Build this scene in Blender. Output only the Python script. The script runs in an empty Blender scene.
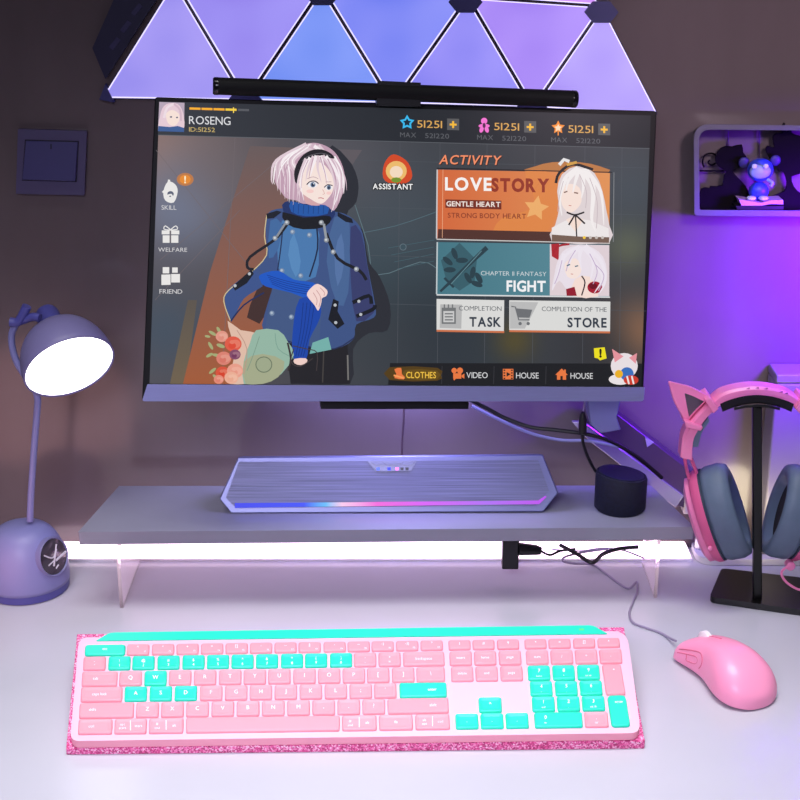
import bpy, math, random
from mathutils import Vector as V
random.seed(7)
SC = bpy.context.scene
COL = SC.collection
PI = math.pi

# ------------------------------------------------------------------ camera
F = 1500.0
CAM = V((0, -.978, .655)); PITCH = math.radians(20)
cd = bpy.data.cameras.new('camera'); cam = bpy.data.objects.new('camera', cd); COL.objects.link(cam)
cam.location = CAM; cam.rotation_euler = (PI/2-PITCH, 0, 0)
cd.sensor_width = 36; cd.lens = F/800*36; cd.clip_start = .01
SC.camera = cam
SC.view_settings.view_transform = 'Standard'; SC.view_settings.look = 'None'

# surveying helpers: where a sight line meets a real plane
def ray(x, y):
    a = (x-400)/F; b = -(y-400)/F
    return V((0, math.cos(PITCH), -math.sin(PITCH))) + a*V((1, 0, 0)) + b*V((0, math.sin(PITCH), math.cos(PITCH)))
def onZ(x, y, z=0.): d = ray(x, y); return CAM+d*((z-CAM.z)/d.z)
def onY(x, y, Y): d = ray(x, y); return CAM+d*((Y-CAM.y)/d.y)
class Plane:
    def __init__(s, P, n): s.P = V(P); s.n = V(n).normalized()
    def __call__(s, x, y, off=0.):
        d = ray(x, y); q = s.P
        return CAM+d*((q-CAM).dot(s.n)/d.dot(s.n))+s.n*off

# ------------------------------------------------------------------ materials
def lin(c):
    c = c/255.
    return c/12.92 if c <= .04045 else ((c+.055)/1.055)**2.4
def rgb(*c): return (lin(c[0]), lin(c[1]), lin(c[2]), 1)
MC = {}
def mat(name, col, rough=.5, metal=0., emit=None, es=0., coat=0., var=0., scale=40., bump=0., spec=.5, trans=0., stretch=None, ior=1.45):
    if name in MC: return MC[name]
    m = bpy.data.materials.new(name); m.use_nodes = True
    nt = m.node_tree; b = nt.nodes['Principled BSDF']
    b.inputs['Base Color'].default_value = rgb(*col)
    b.inputs['Roughness'].default_value = rough; b.inputs['Metallic'].default_value = metal
    b.inputs['Specular IOR Level'].default_value = spec; b.inputs['IOR'].default_value = ior
    b.inputs['Coat Weight'].default_value = coat; b.inputs['Transmission Weight'].default_value = trans
    if emit: b.inputs['Emission Color'].default_value = rgb(*emit); b.inputs['Emission Strength'].default_value = es
    if var or bump:
        tc = nt.nodes.new('ShaderNodeTexCoord'); mp = nt.nodes.new('ShaderNodeMapping')
        if stretch: mp.inputs['Scale'].default_value = stretch
        nz = nt.nodes.new('ShaderNodeTexNoise'); nz.inputs['Scale'].default_value = scale; nz.inputs['Detail'].default_value = 5
        nt.links.new(tc.outputs['Object'], mp.inputs[0]); nt.links.new(mp.outputs[0], nz.inputs['Vector'])
        if var:
            r = nt.nodes.new('ShaderNodeValToRGB'); c = rgb(*col)
            r.color_ramp.elements[0].position = .3; r.color_ramp.elements[1].position = .7
            r.color_ramp.elements[0].color = [x*(1-var) for x in c[:3]]+[1]
            r.color_ramp.elements[1].color = [min(1, x*(1+var)) for x in c[:3]]+[1]
            nt.links.new(nz.outputs['Fac'], r.inputs[0]); nt.links.new(r.outputs[0], b.inputs['Base Color'])
        if bump:
            bp = nt.nodes.new('ShaderNodeBump'); bp.inputs['Strength'].default_value = bump; bp.inputs['Distance'].default_value = .001
            nt.links.new(nz.outputs['Fac'], bp.inputs['Height']); nt.links.new(bp.outputs[0], b.inputs['Normal'])
    MC[name] = m; return m
def glitter():
    m = mat('pink_glitter', (238, 90, 160), .35)
    nt = m.node_tree; b = nt.nodes['Principled BSDF']
    tc = nt.nodes.new('ShaderNodeTexCoord'); vo = nt.nodes.new('ShaderNodeTexVoronoi'); vo.inputs['Scale'].default_value = 900
    sp = nt.nodes.new('ShaderNodeSeparateColor'); r = nt.nodes.new('ShaderNodeValToRGB')
    cr = r.color_ramp; cr.elements[0].color = rgb(165, 40, 95); cr.elements[0].position = 0
    cr.elements[1].color = rgb(255, 215, 235); cr.elements[1].position = 1
    e = cr.elements.new(.35); e.color = rgb(225, 70, 140)
    e = cr.elements.new(.75); e.color = rgb(248, 135, 190)
    nt.links.new(tc.outputs['Object'], vo.inputs['Vector']); nt.links.new(vo.outputs['Color'], sp.inputs[0])
    nt.links.new(sp.outputs[0], r.inputs[0]); nt.links.new(r.outputs[0], b.inputs['Base Color'])
    nm = nt.nodes.new('ShaderNodeBump'); nm.inputs['Strength'].default_value = .4; nm.inputs['Distance'].default_value = .0005
    nt.links.new(sp.outputs[1], nm.inputs['Height']); nt.links.new(nm.outputs[0], b.inputs['Normal'])
    return m
def colour_mat(name, es=1.):
    m = bpy.data.materials.new(name); m.use_nodes = True
    nt = m.node_tree; b = nt.nodes['Principled BSDF']
    a = nt.nodes.new('ShaderNodeAttribute'); a.attribute_name = 'Col'
    b.inputs['Base Color'].default_value = (.004, .004, .004, 1); b.inputs['Roughness'].default_value = .35
    b.inputs['Specular IOR Level'].default_value = .15
    nt.links.new(a.outputs['Color'], b.inputs['Emission Color']); b.inputs['Emission Strength'].default_value = es
    return m

# ------------------------------------------------------------------ mesh helpers
class MB:
    def __init__(s): s.v = []; s.f = []; s.m = []; s.c = []
    def add(s, vs, fs, mi=0, cols=None):
        o = len(s.v); s.v += [V(p) for p in vs]
        s.c += cols if cols else [(1, 1, 1, 1)]*len(vs)
        for f in fs: s.f.append([o+i for i in f]); s.m.append(mi)
        return s
    def prism(s, pts, ex, mi=0, mi_top=None):
        ex = V(ex); n = len(pts); vs = [V(p) for p in pts]+[V(p)+ex for p in pts]
        s.add(vs, [[i, (i+1) % n, n+(i+1) % n, n+i] for i in range(n)]+[list(range(n))[::-1]], mi)
        s.add([V(p)+ex for p in pts], [list(range(n))], mi if mi_top is None else mi_top); return s
    def box(s, c, d, mi=0, ax=None):
        c = V(c); X, Y, Z = ax or (V((1, 0, 0)), V((0, 1, 0)), V((0, 0, 1)))
        vs = [c+X*(a*d[0]/2)+Y*(b*d[1]/2)+Z*(e*d[2]/2) for e in (-1, 1) for b in (-1, 1) for a in (-1, 1)]
        return s.add(vs, [[0, 2, 3, 1], [4, 5, 7, 6], [0, 1, 5, 4], [2, 6, 7, 3], [0, 4, 6, 2], [1, 3, 7, 5]], mi)
    def loft(s, rings, mi=0, cap=True, close=False):
        n = len(rings[0]); vs = [p for r in rings for p in r]; fs = []
        for k in range(len(rings)-(0 if close else 1)):
            a = k*n; b = ((k+1) % len(rings))*n
            fs += [[a+i, a+(i+1) % n, b+(i+1) % n, b+i] for i in range(n)]
        if cap and not close: fs += [list(range(n))[::-1], [(len(rings)-1)*n+i for i in range(n)]]
        return s.add(vs, fs, mi)
    def tube(s, path, r, mi=0, n=10, smooth=4, closed=False):
        P = catmull([V(p) for p in path], smooth, closed) if smooth > 1 else [V(p) for p in path]
        rs = r if isinstance(r, (list, tuple)) else None
        up = None; rings = []
        for i, p in enumerate(P):
            if closed: t = P[(i+1) % len(P)]-P[i-1]
            else: t = P[min(i+1, len(P)-1)]-P[max(i-1, 0)]
            t.normalize()
            if up is None: up = t.orthogonal().normalized()
            up = (up-t*up.dot(t)).normalized(); w = t.cross(up)
            rr = r if rs is None else rs[0]+(rs[1]-rs[0])*i/(len(P)-1)
            rings.append([p+(up*math.cos(2*PI*k/n)+w*math.sin(2*PI*k/n))*rr for k in range(n)])
        return s.loft(rings, mi, close=closed)
    def lathe(s, c, axis, prof, mi=0, n=40, cap=True):
        c = V(c); a = V(axis).normalized(); u = a.orthogonal().normalized(); w = a.cross(u)
        return s.loft([[c+a*h+(u*math.cos(2*PI*k/n)+w*math.sin(2*PI*k/n))*max(r, 1e-5) for k in range(n)] for r, h in prof], mi, cap)
    def ball(s, c, r, mi=0, n=20, ax=None):
        c = V(c); r = r if isinstance(r, (tuple, list)) else (r, r, r)
        X, Y, Z = ax or (V((1, 0, 0)), V((0, 1, 0)), V((0, 0, 1)))
        rings = []
        for j in range(1, n//2):
            t = PI*j/(n//2)
            rings.append([c+X*(r[0]*math.sin(t)*math.cos(2*PI*k/n))+Y*(r[1]*math.sin(t)*math.sin(2*PI*k/n))+Z*(-r[2]*math.cos(t)) for k in range(n)])
        return s.loft(rings, mi)
def catmull(P, m=4, closed=False):
    n = len(P); out = []
    for i in range(n if closed else n-1):
        g = (lambda k: P[k % n]) if closed else (lambda k: P[max(0, min(n-1, k))])
        a, b, c, d = g(i-1), g(i), g(i+1), g(i+2)
        for j in range(m):
            t = j/m
            out.append(((b*2)+(c-a)*t+(a*2-b*5+c*4-d)*t*t+(b*3-a-c*3+d)*t*t*t)*.5)
    if not closed: out.append(P[-1])
    return out
def rounded(pts, r, seg=5):
    """2-D polygon with rounded corners; r a number or one per corner"""
    out = []; n = len(pts)
    for i in range(n):
        p = V(pts[i]); a = V(pts[i-1])-p; b = V(pts[(i+1) % n])-p
        rr = r[i] if isinstance(r, (list, tuple)) else r
        if rr <= 0: out.append(p); continue
        k = min(rr, a.length*.49, b.length*.49); A = p+a.normalized()*k; B = p+b.normalized()*k
        for j in range(seg+1):
            t = j/seg; out.append(A*(1-t)**2+p*(2*t*(1-t))+B*t*t)
    return out
def tag(o, label=None, cat=None, group=None, kind=None):
    if label: o['label'] = label
    if cat: o['category'] = cat
    if group: o['group'] = group
    if kind: o['kind'] = kind
    return o
def empty(name, loc, label, cat, group=None):
    o = bpy.data.objects.new(name, None); COL.objects.link(o); o.location = V(loc); o.empty_display_size = .02
    return tag(o, label, cat, group)
def org(o):
    p = V(o.location)
    while o.parent: o = o.parent; p += V(o.location)
    return p
def obj(name, mb, mats, parent=None, loc=None, smooth=False, bevel=0, seg=2, label=None, cat=None, group=None, kind=None, col=False, bang=None):
    base = org(parent) if parent else V((0, 0, 0))
    L = V(loc) if loc is not None else base
    me = bpy.data.meshes.new(name)
    me.from_pydata([tuple(p-L) for p in mb.v], [], mb.f)
    for m in (mats if isinstance(mats, (list, tuple)) else [mats]): me.materials.append(m)
    for p, mi in zip(me.polygons, mb.m): p.material_index = mi; p.use_smooth = bool(smooth)
    if col:
        at = me.color_attributes.new('Col', 'FLOAT_COLOR', 'POINT')
        for i, c in enumerate(mb.c): at.data[i].color = c
    else:
        import bmesh
        bm = bmesh.new(); bm.from_mesh(me); bmesh.ops.recalc_face_normals(bm, faces=bm.faces); bm.to_mesh(me); bm.free()
    if smooth is True or smooth == 1:
        try: me.set_sharp_from_angle(angle=math.radians(42))
        except Exception: pass
    o = bpy.data.objects.new(name, me); COL.objects.link(o)
    o.location = L-base if parent else L
    if parent: o.parent = parent
    if bevel:
        b = o.modifiers.new('bevel', 'BEVEL'); b.width = bevel; b.segments = seg; b.limit_method = 'ANGLE'; b.angle_limit = math.radians(bang or 35)
        b.harden_normals = False
        for p in me.polygons: p.use_smooth = True
        try: me.set_sharp_from_angle(angle=math.radians(50))
        except Exception: pass
    return tag(o, label, cat, group, kind)

# glyphs: one mesh per character, measured once
GL = {}
def glyphs(offset):
    if offset in GL: return GL[offset]
    chars = "ABCDEFGHIJKLMNOPQRSTUVWXYZabcdefghijklmnopqrstuvwxyz0123456789:.,;'!?+-=/\\[]|#@$%^&*()"
    tmp = []
    for ch in chars:
        cu = bpy.data.curves.new('g', 'FONT'); cu.body = ch; cu.size = 1; cu.offset = offset; cu.resolution_u = 3
        o = bpy.data.objects.new('g', cu); COL.objects.link(o); tmp.append((ch, o, cu))
    dg = bpy.context.evaluated_depsgraph_get(); dg.update(); d = {}
    for ch, o, cu in tmp:
        me = o.evaluated_get(dg).to_mesh()
        vs = [(v.co.x, v.co.y) for v in me.vertices]; fs = [list(p.vertices) for p in me.polygons]
        x0 = min(v[0] for v in vs); x1 = max(v[0] for v in vs)
        d[ch] = ([(x-x0, y) for x, y in vs], fs, x1-x0)
        o.evaluated_get(dg).to_mesh_clear()
    for ch, o, cu in tmp: bpy.data.objects.remove(o); bpy.data.curves.remove(cu)
    GL[offset] = d; return d
def text2d(s, w=None, h=1., bold=0., gap=.09, align='l', shear=0.):
    """flat text as 2-D verts and faces; capital height = h, total width = w"""
    g = glyphs(bold); vs = []; fs = []; x = 0
    for ch in s:
        if ch == ' ': x += .32; continue
        a, b, wd = g[ch]; o = len(vs)
        vs += [(x+p[0], p[1]) for p in a]; fs += [[o+i for i in f] for f in b]; x += wd+gap
    x -= gap; ky = h/.72; kx = (w/x) if w else ky
    off = {'l': 0, 'c': -x*kx/2, 'r': -x*kx}[align]
    return [(p[0]*kx+off+shear*p[1]*ky, p[1]*ky) for p in vs], fs

# ================================================================== SETTING
WY = .392
wall_m = mat('glossy_grey_wall', (104, 92, 94), .16, spec=.55, var=.14, scale=9, bump=.12, stretch=(1, 1, .35))
desk_m = mat('white_desk', (190, 189, 199), .24, spec=.5, var=.02, scale=12)
obj('wall_back', MB().box((0, WY+.03, .3), (4.2, .06, 2.2)), wall_m, kind='structure', loc=(0, WY+.03, -.8))
obj('floor', MB().box((0, -.9, -.83), (4.2, 2.6, .06)), mat('dark_floor', (60, 55, 58), .6, var=.1), kind='structure', loc=(0, -.9, -.86))
desk = empty('desk', (0, .02, -.8), 'long white glossy desk top running along the wall under everything', 'desk')
obj('desk_top', MB().box((0, .0, -.0125), (1.9, .783, .025)), desk_m, desk, bevel=.003)
for sx in (-.85, .85):
    for y in (-.33, .33):
        obj('leg', MB().box((sx, y, -.4125), (.05, .05, .775)), mat('white_metal', (215, 215, 220), .4), desk, bevel=.002)

# light strip lying on the desk against the wall
ls = empty('light_strip', (0, .381, 0), 'glowing pinkish white light strip lying along the wall under the riser shelf', 'light strip')
a0, a1 = onY(44, 550, .381).x, onY(688, 550, .381).x
obj('backing', MB().box(((a0+a1)/2, .3735, .0012), (a1-a0, .034, .0024)), mat('strip_backing', (230, 225, 230), .5), ls)
obj('diffuser', MB().box(((a0+a1)/2, .3735, .0046), (a1-a0-.004, .031, .0045)), mat('strip_glow', (255, 225, 245), .4, emit=(255, 228, 244), es=2.6), ls, bevel=.0015)

# ================================================================== RISER SHELF
SZ0, SZ1 = .0687, .0817
rs = empty('riser_shelf', (-.02, .30, 0), 'grey riser shelf on clear bent acrylic legs below the monitor', 'shelf')
top = [onZ(78, 532, SZ1), onZ(694.5, 527, SZ1), onZ(651, 485.5, SZ1), onZ(119, 486, SZ1)]
shelf_m = mat('grey_laminate', (134, 134, 150), .2, var=.02, spec=.5)
obj('board', MB().prism([p-V((0, 0, SZ1-SZ0)) for p in top], (0, 0, SZ1-SZ0)), shelf_m, rs, bevel=.0012)
acr = mat('clear_acrylic', (252, 242, 250), .04, trans=1., ior=1.12, emit=(255, 225, 245), es=.10)  # faint emission stands in for light caught in the acrylic edges
for xf, xb, yf, sx in ((120, 140, 608, 1), (657, 633, 598, -1)):
    A = onZ(xf, yf, 0); B = V((A.x, .352, 0))
    h = SZ0-.0002; t = .0032
    # L section bent from one sheet: upright panel and a flange under the board
    prof = [(0, 0), (0, h-.008)]+[(.008-.008*math.cos(k*PI/12), h-.008+.008*math.sin(k*PI/12)) for k in range(1, 7)]+[(.028, h)]
    inner = [(.028, h-t), (.008, h-t)]+[(.008-(.008-t)*math.sin(k*PI/12), h-.008+(.008-t)*math.cos(k*PI/12)) for k in range(1, 7)]+[(t, 0)]
    pts = [V((A.x+sx*p[0], A.y, p[1])) for p in prof+inner]
    obj('leg', MB().prism(pts, (0, B.y-A.y, 0)), acr, rs, smooth=True)

# ================================================================== MONITOR
q = [(155, 97), (657, 111), (643, 401), (142, 401)]
t_, w_ = math.radians(12), math.radians(8)
mn = V((math.sin(w_)*math.cos(t_), -math.cos(w_)*math.cos(t_), math.sin(t_)))
MP = Plane(onY(400, 250, .28), mn)
mon = empty('monitor', MP(400, 400, -.01), 'large silver-chinned monitor showing a game menu, floating over the riser shelf', 'monitor')
black = mat('black_plastic', (14, 14, 17), .35)
outer = rounded([V(p) for p in q], 3)
obj('housing', MB().prism([MP(p.x, p.y) for p in outer], -mn*.009), mat('dark_housing', (7, 7, 10), .5, var=.05, spec=.25), mon, bevel=.0008)
cx = sum(p[0] for p in q)/4; cy = sum(p[1] for p in q)/4
r0 = [MP(cx+(p.x-cx)*.96, cy+(p.y-cy)*.92, -.009) for p in outer]; r1 = [MP(cx+(p.x-cx)*.6, cy+(p.y-cy)*.55, -.030) for p in outer]
obj('rear_bulge', MB().loft([r0, r1]), mat('silver_back', (150, 150, 165), .35, metal=.3), mon)
chin = rounded([V((147.5, 384)), V((644.2, 387)), V((643, 401)), V((142, 401))], [0, 0, 3, 3])
obj('chin', MB().prism([MP(p.x, p.y, 0) for p in chin], mn*.0022), mat('silver_chin', (150, 152, 205), .3, metal=.55, var=.04, stretch=(1, 1, 30)), mon, bevel=.0006)
# dark lower housing hanging below the chin, behind it
obj('lower_housing', MB().prism([MP(x, y, -.026) for x, y in ((321, 385), (471, 386), (471, 411), (322, 411))], mn*.014), black, mon, bevel=.001)

# ---- the picture on the screen
COLM = colour_mat('screen_picture', .95)
class Art:
    lay = .0004
    def __init__(s, x0=0, y0=0, k=1.): s.mb = MB(); s.x0, s.y0, s.k = x0, y0, k
    def P(s, p): return (s.x0+p[0]/s.k, s.y0+p[1]/s.k)
    def up(s): Art.lay += .000004
    def poly(s, pts, c, sm=0, c2=None, grad=None):
        """c colour; c2 with grad=(axis) fades to c2 along x (0) or y (1)"""
        s.up(); P = [V(s.P(p)) for p in pts]
        if sm: P = catmull(P, sm, True)
        for p in P: p.y = min(p.y, 383.6+(p.x-149.5)*.0071)
        if c2:
            ks = [p[grad] for p in P]; a, b = min(ks), max(ks)
            cols = [tuple(rgb(*c)[i]*(1-(k-a)/(b-a))+rgb(*c2)[i]*((k-a)/(b-a)) for i in range(4)) for k in ks]
        else: cols = [rgb(*c)]*len(P)
        s.mb.add([MP(p[0], p[1], Art.lay) for p in P], [list(range(len(P)))[::-1]], 0, cols); return s
    def rect(s, x0, y0, x1, y1, c, sl=0., **k):
        return s.poly([(x0, y0), (x1, y0+sl*(x1-x0)), (x1, y1+sl*(x1-x0)), (x0, y1)], c, **k)
    def oval(s, x, y, rx, ry, c, rot=0, n=20):
        a = math.radians(rot)
        return s.poly([(x+rx*math.cos(t)*math.cos(a)-ry*math.sin(t)*math.sin(a), y+rx*math.cos(t)*math.sin(a)+ry*math.sin(t)*math.cos(a)) for t in [2*PI*i/n for i in range(n)]], c)
    def line(s, pts, w, c, sm=3):
        P = catmull([V(p) for p in pts], sm) if sm > 1 and len(pts) > 2 else [V(p) for p in pts]
        L = []; R = []
        for i, p in enumerate(P):
            t = P[min(i+1, len(P)-1)]-P[max(i-1, 0)]; t.normalize(); n = V((-t.y, t.x))
            ww = w if not isinstance(w, tuple) else w[0]+(w[1]-w[0])*i/(len(P)-1)
            L.append(p+n*ww/2); R.append(p-n*ww/2)
        s.up(); Q = [s.P(p) for p in L+R]; n = len(P)
        s.mb.add([MP(p[0], p[1], Art.lay) for p in Q], [[i, i+1, n+i+1, n+i] for i in range(n-1)], 0, [rgb(*c)]*len(Q)); return s
    def star(s, x, y, r, c, n=5, inner=.42, rot=-90):
        return s.poly([(x+(r if i % 2 == 0 else r*inner)*math.cos(math.radians(rot+i*180/n)), y+(r if i % 2 == 0 else r*inner)*math.sin(math.radians(rot+i*180/n))) for i in range(2*n)], c)
    def text(s, st, x, y, h, c, w=None, bold=0., align='l', sl=None, shear=0.):
        vs, fs = text2d(st, w, h, bold, align=align, shear=shear)
        if sl is None: sl = .028-(y-100)/290*.022
        s.up()
        s.mb.add([MP(*s.P((x+a, y-b+sl*a)), Art.lay) for a, b in vs], fs, 0, [rgb(*c)]*len(vs)); return s
    def done(s, name, parent, label=None):
        return obj(name, s.mb, COLM, parent, col=True, label=label)

def mixc(a, b, t): return tuple(a[i]*(1-t)+b[i]*t for i in range(3))
scr = [V((159.5, 101.5)), V((650.5, 115.5)), V((641, 387)), V((149.5, 383.5))]
bg = MB(); NX, NY = 90, 54
blobs = [((165, 155), 40, (178, 132, 112), .8), ((185, 200), 34, (110, 135, 175), .85), ((165, 330), 30, (62, 80, 98), .7), ((215, 170), 50, (108, 96, 98), .7),
         ((385, 270), 60, (50, 78, 88), .7), ((400, 220), 50, (78, 84, 94), .5), ((340, 160), 40, (92, 90, 98), .6), ((628, 245), 18, (112, 118, 88), .6), ((640, 332), 22, (172, 120, 84), .75), ((628, 190), 30, (72, 84, 94), .6),
         ((470, 350), 50, (44, 54, 62), .5), ((514, 340), 14, (98, 84, 40), .7), ((420, 330), 40, (44, 50, 58), .6), ((370, 340), 40, (60, 64, 70), .6), ((600, 350), 30, (48, 48, 52), .6)]
vs = []; cs = []
for j in range(NY+1):
    for i in range(NX+1):
        u, v = i/NX, j/NY
        p = (scr[0]*(1-u)+scr[1]*u)*(1-v)+(scr[3]*(1-u)+scr[2]*u)*v
        c = mixc((84, 80, 86), (62, 64, 70), min(1, u*1.6))
        for (bx, by), r, bc, s_ in blobs:
            c = mixc(c, bc, s_*math.exp(-((p.x-bx)**2+(p.y-by)**2)/(2*r*r)))
        vs.append(MP(p.x, p.y, .0003)); cs.append(rgb(*c))
bg.add(vs, [[j*(NX+1)+i, (j+1)*(NX+1)+i, (j+1)*(NX+1)+i+1, j*(NX+1)+i+1] for j in range(NY) for i in range(NX)], 0, cs)
screen = obj('screen', bg, COLM, mon, col=True, label='lit game menu screen')

a = Art()   # backdrop bands, faint lines, top bar and bottom bar
a.poly([(197, 300), (186, 384), (170, 383.8), (188, 300)], (92, 84, 76), c2=(112, 98, 78), grad=1)
a.poly([(250, 146), (355, 150), (300, 250), (240, 384), (183, 383.8), (210, 272)], (104, 90, 90), c2=(164, 92, 56), grad=1)
a.poly([(300, 148), (362, 150), (310, 230), (270, 280)], (96, 90, 96))
for p in ([(156, 150), (300, 330)], [(160, 260), (290, 150)], [(155, 300), (240, 210)], [(235, 137), (222, 384)]): a.line(p, .5, (112, 102, 106), 1)
a.line([(355, 205), (368, 245), (376, 275), (420, 262), (436, 268)], .8, (96, 118, 126))
a.line([(350, 235), (395, 226), (436, 212)], .7, (84, 108, 118))
for k in range(4): a.line([(388+k*3, 248+k*7), (434, 240+k*7)], .5, (70, 98, 108), 1)
for x in (400, 440, 487, 535, 585, 622): a.line([(x, 140), (x-3, 384)], .4, (84, 88, 96), 1)
for y in (160, 207, 255, 303): a.line([(355, y), (646, y+8)], .4, (80, 86, 94), 1)
a.oval(403, 247, 3.4, 3.4, (104, 120, 130)).oval(403, 247, 2.8, 2.8, (62, 82, 92))
a.poly([(159.5, 101.5), (650.5, 115.5), (649.4, 148.5), (158, 135)], (48, 52, 59), c2=(34, 36, 42), grad=0)
a.line([(158, 135), (649.4, 148.5)], .6, (96, 100, 106), 1)
a.poly([(390, 363), (642, 363.5), (641, 387), (388, 385)], (30, 31, 35))
for x in (442, 494, 546): a.line([(x, 366), (x-.5, 384)], .5, (62, 62, 68), 1)
a.done('menu_backdrop', screen)

# player corner
a = Art()
a.poly([(159.3, 102), (184.5, 102.8), (184, 132), (158, 131.2)], (186, 168, 186))
a.poly([(160, 116), (164, 106), (172, 103), (180, 106), (184, 118), (182, 130), (160, 130)], (232, 205, 216), 3)
a.poly([(166, 114), (172, 110), (179, 114), (179, 121), (174, 126), (168, 123)], (250, 228, 218), 3)
a.line([(164, 118), (167, 108), (174, 104)], 2.4, (240, 222, 230)).line([(181, 121), (180, 110), (174, 104)], 2., (214, 184, 200))
a.oval(171, 117, 1.2, .8, (90, 96, 120)).oval(177, 117.5, 1., .8, (90, 96, 120))
a.poly([(158.5, 126), (170, 127), (178, 126), (184, 128), (184, 132), (158, 131.2)], (58, 92, 150))
a.done('player_portrait', screen)
a = Art()
for k, c in enumerate([(255, 178, 40)]*3+[(250, 210, 60)]): a.rect(189.5+k*12, 107.4+k*.34, 200.5+k*12, 109.6+k*.34, c, sl=.028)
a.rect(238, 108.8, 249, 111, (88, 90, 96), sl=.028).rect(233, 107.4, 234, 113, (255, 220, 90))
a.text('ROSENG', 189, 124, 8.4, (226, 226, 230), w=41.5).text('ID:51252', 189, 131.5, 4.6, (206, 180, 110), w=26)
a.done('player_name', screen)

# counters in the top bar
def counter(x, y, icon):
    a = Art(); sl = .028
    if icon == 0:
        a.star(x, y, 7.6, (60, 190, 245), inner=.55).star(x, y, 4.2, (30, 46, 60), inner=.55)
    elif icon == 1:
        a.oval(x, y-4, 3.2, 3.2, (250, 120, 215)).oval(x, y+1, 5.6, 2.2, (250, 120, 215)).oval(x-2.6, y+4.6, 2., 3.2, (250, 120, 215), 20).oval(x+2.6, y+4.6, 2., 3.2, (250, 120, 215), -20).oval(x, y+.5, 1.5, 2.6, (90, 40, 80))
    else:
        a.star(x, y, 7., (255, 150, 50), n=5, inner=.5).star(x, y+.5, 4., (255, 225, 190), n=5, inner=.5).line([(x, y+3), (x, y+8)], 1.1, (255, 150, 50), 1)
    a.text('51251', x+10, y+5, 7.6, (226, 172, 92), w=25, sl=sl)
    a.rect(x+40, y-4, x+52, y+7.5, (92, 92, 94), sl=sl).rect(x+42.5, y+1, x+49.5, y+3, (250, 190, 60), sl=sl).rect(x+45, y-1.4, x+47, y+5.6, (250, 190, 60))
    a.text('MAX', x-7, y+14.6, 5, (96, 98, 104), w=16, sl=sl).text('521220', x+18, y+15.5, 5, (96, 98, 104), w=24, sl=sl)
    a.done('counter', screen)
counter(407, 122.5, 0); counter(484, 125, 1); counter(558, 127.5, 2)

# left-hand icons
a = Art(140, 90, 3.077)
W = (236, 234, 232)
a.poly([(72, 312), (86, 282), (108, 290), (116, 312), (104, 346), (78, 340)], W, 3).oval(94, 320, 10, 9, (90, 96, 116)).line([(70, 316), (84, 298), (90, 276)], 7, W).line([(78, 330), (96, 322), (100, 340)], 6, W)
a.oval(139, 275, 26, 20, (190, 122, 70)).oval(139, 275, 17, 14, (232, 140, 44)).text('!', 136, 286, 22, (255, 240, 200), bold=.03)
a.text('SKILL', 66, 368, 14, (216, 214, 216), w=46, sl=.01)
a.done('skill_button', screen)
a = Art(140, 90, 3.077)
a.rect(67, 432, 121, 444, W).rect(70, 447, 118, 470, W).rect(91, 430, 96, 470, (110, 104, 110)).line([(94, 430), (78, 418), (74, 428), (94, 431)], 3, W).line([(94, 430), (110, 418), (115, 428), (94, 431)], 3, W)
a.text('WELFARE', 56, 497, 13, (216, 214, 216), w=89, sl=.01)
a.done('welfare_button', screen)
a = Art(140, 90, 3.077)
a.rect(70, 545, 90, 564, W).rect(66, 568, 94, 600, W, sl=-.03).rect(99, 546, 116, 562, W).rect(96, 566, 123, 592, W)
a.text('FRIEND', 60, 626, 14, (216, 214, 216), w=70, sl=.01)
a.done('friend_button', screen)

# standing figure in a blue coat with a bouquet (generic)
a = Art(200, 130, 3.2)
SH = (44, 46, 54)
a.poly([(400, 70), (470, 90), (505, 160), (500, 230), (470, 270), (520, 320), (540, 420), (575, 470), (608, 560), (600, 640), (540, 650), (490, 700), (480, 812), (330, 812), (350, 400)], SH, 3)
a.poly([(200, 470), (160, 560), (150, 600), (190, 620), (210, 590), (240, 500)], (66, 46, 44))
a.poly([(275, 690), (300, 640), (470, 660), (480, 812), (290, 812)], (34, 33, 38))          # trousers
a.line([(472, 720), (474, 800)], 5, (120, 118, 116), 1).line([(396, 700), (392, 808)], 4, (70, 66, 64), 1)
a.poly([(215, 268), (270, 250), (360, 262), (440, 262), (490, 285), (520, 330), (535, 430), (560, 560), (556, 600), (500, 622), (490, 670), (430, 700), (330, 690), (205, 650), (215, 560), (235, 480), (140, 540), (100, 614), (78, 540), (100, 500), (180, 440), (212, 400), (210, 330)], (62, 84, 134), 3)
a.poly([(262, 290), (370, 300), (380, 380), (370, 470), (300, 480), (250, 440)], (74, 122, 176), 2)     # front panel
a.poly([(225, 290), (262, 300), (250, 380), (220, 410)], (66, 106, 160), 2)
a.poly([(235, 480), (390, 560), (380, 690), (330, 690), (206, 650)], (66, 88, 132))
a.poly([(430, 280), (478, 300), (474, 520), (440, 560), (405, 420)], (72, 102, 150), 2)
a.poly([(482, 310), (516, 330), (534, 430), (556, 560), (550, 590), (500, 612), (482, 480)], (56, 62, 108), 2)
a.poly([(98, 508), (180, 452), (200, 500), (140, 536), (104, 606), (82, 545)], (60, 84, 140), 2)
a.poly([(300, 330), (322, 420), (306, 470), (282, 400)], (88, 138, 190), 2).poly([(452, 330), (462, 420), (440, 500), (430, 400)], (86, 116, 166), 2)
a.line([(214, 268), (206, 340), (213, 400), (160, 458), (92, 512), (76, 548), (98, 612)], 3, (214, 196, 150)).line([(266, 300), (258, 380), (248, 450)], 4, (34, 48, 84)).line([(372, 300), (376, 380), (350, 470)], 5, (30, 40, 70))
a.line([(98, 612), (140, 560), (205, 520)], 5, (34, 46, 90)).line([(210, 650), (330, 690), (430, 700), (494, 664)], 4, (40, 48, 84))
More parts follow.
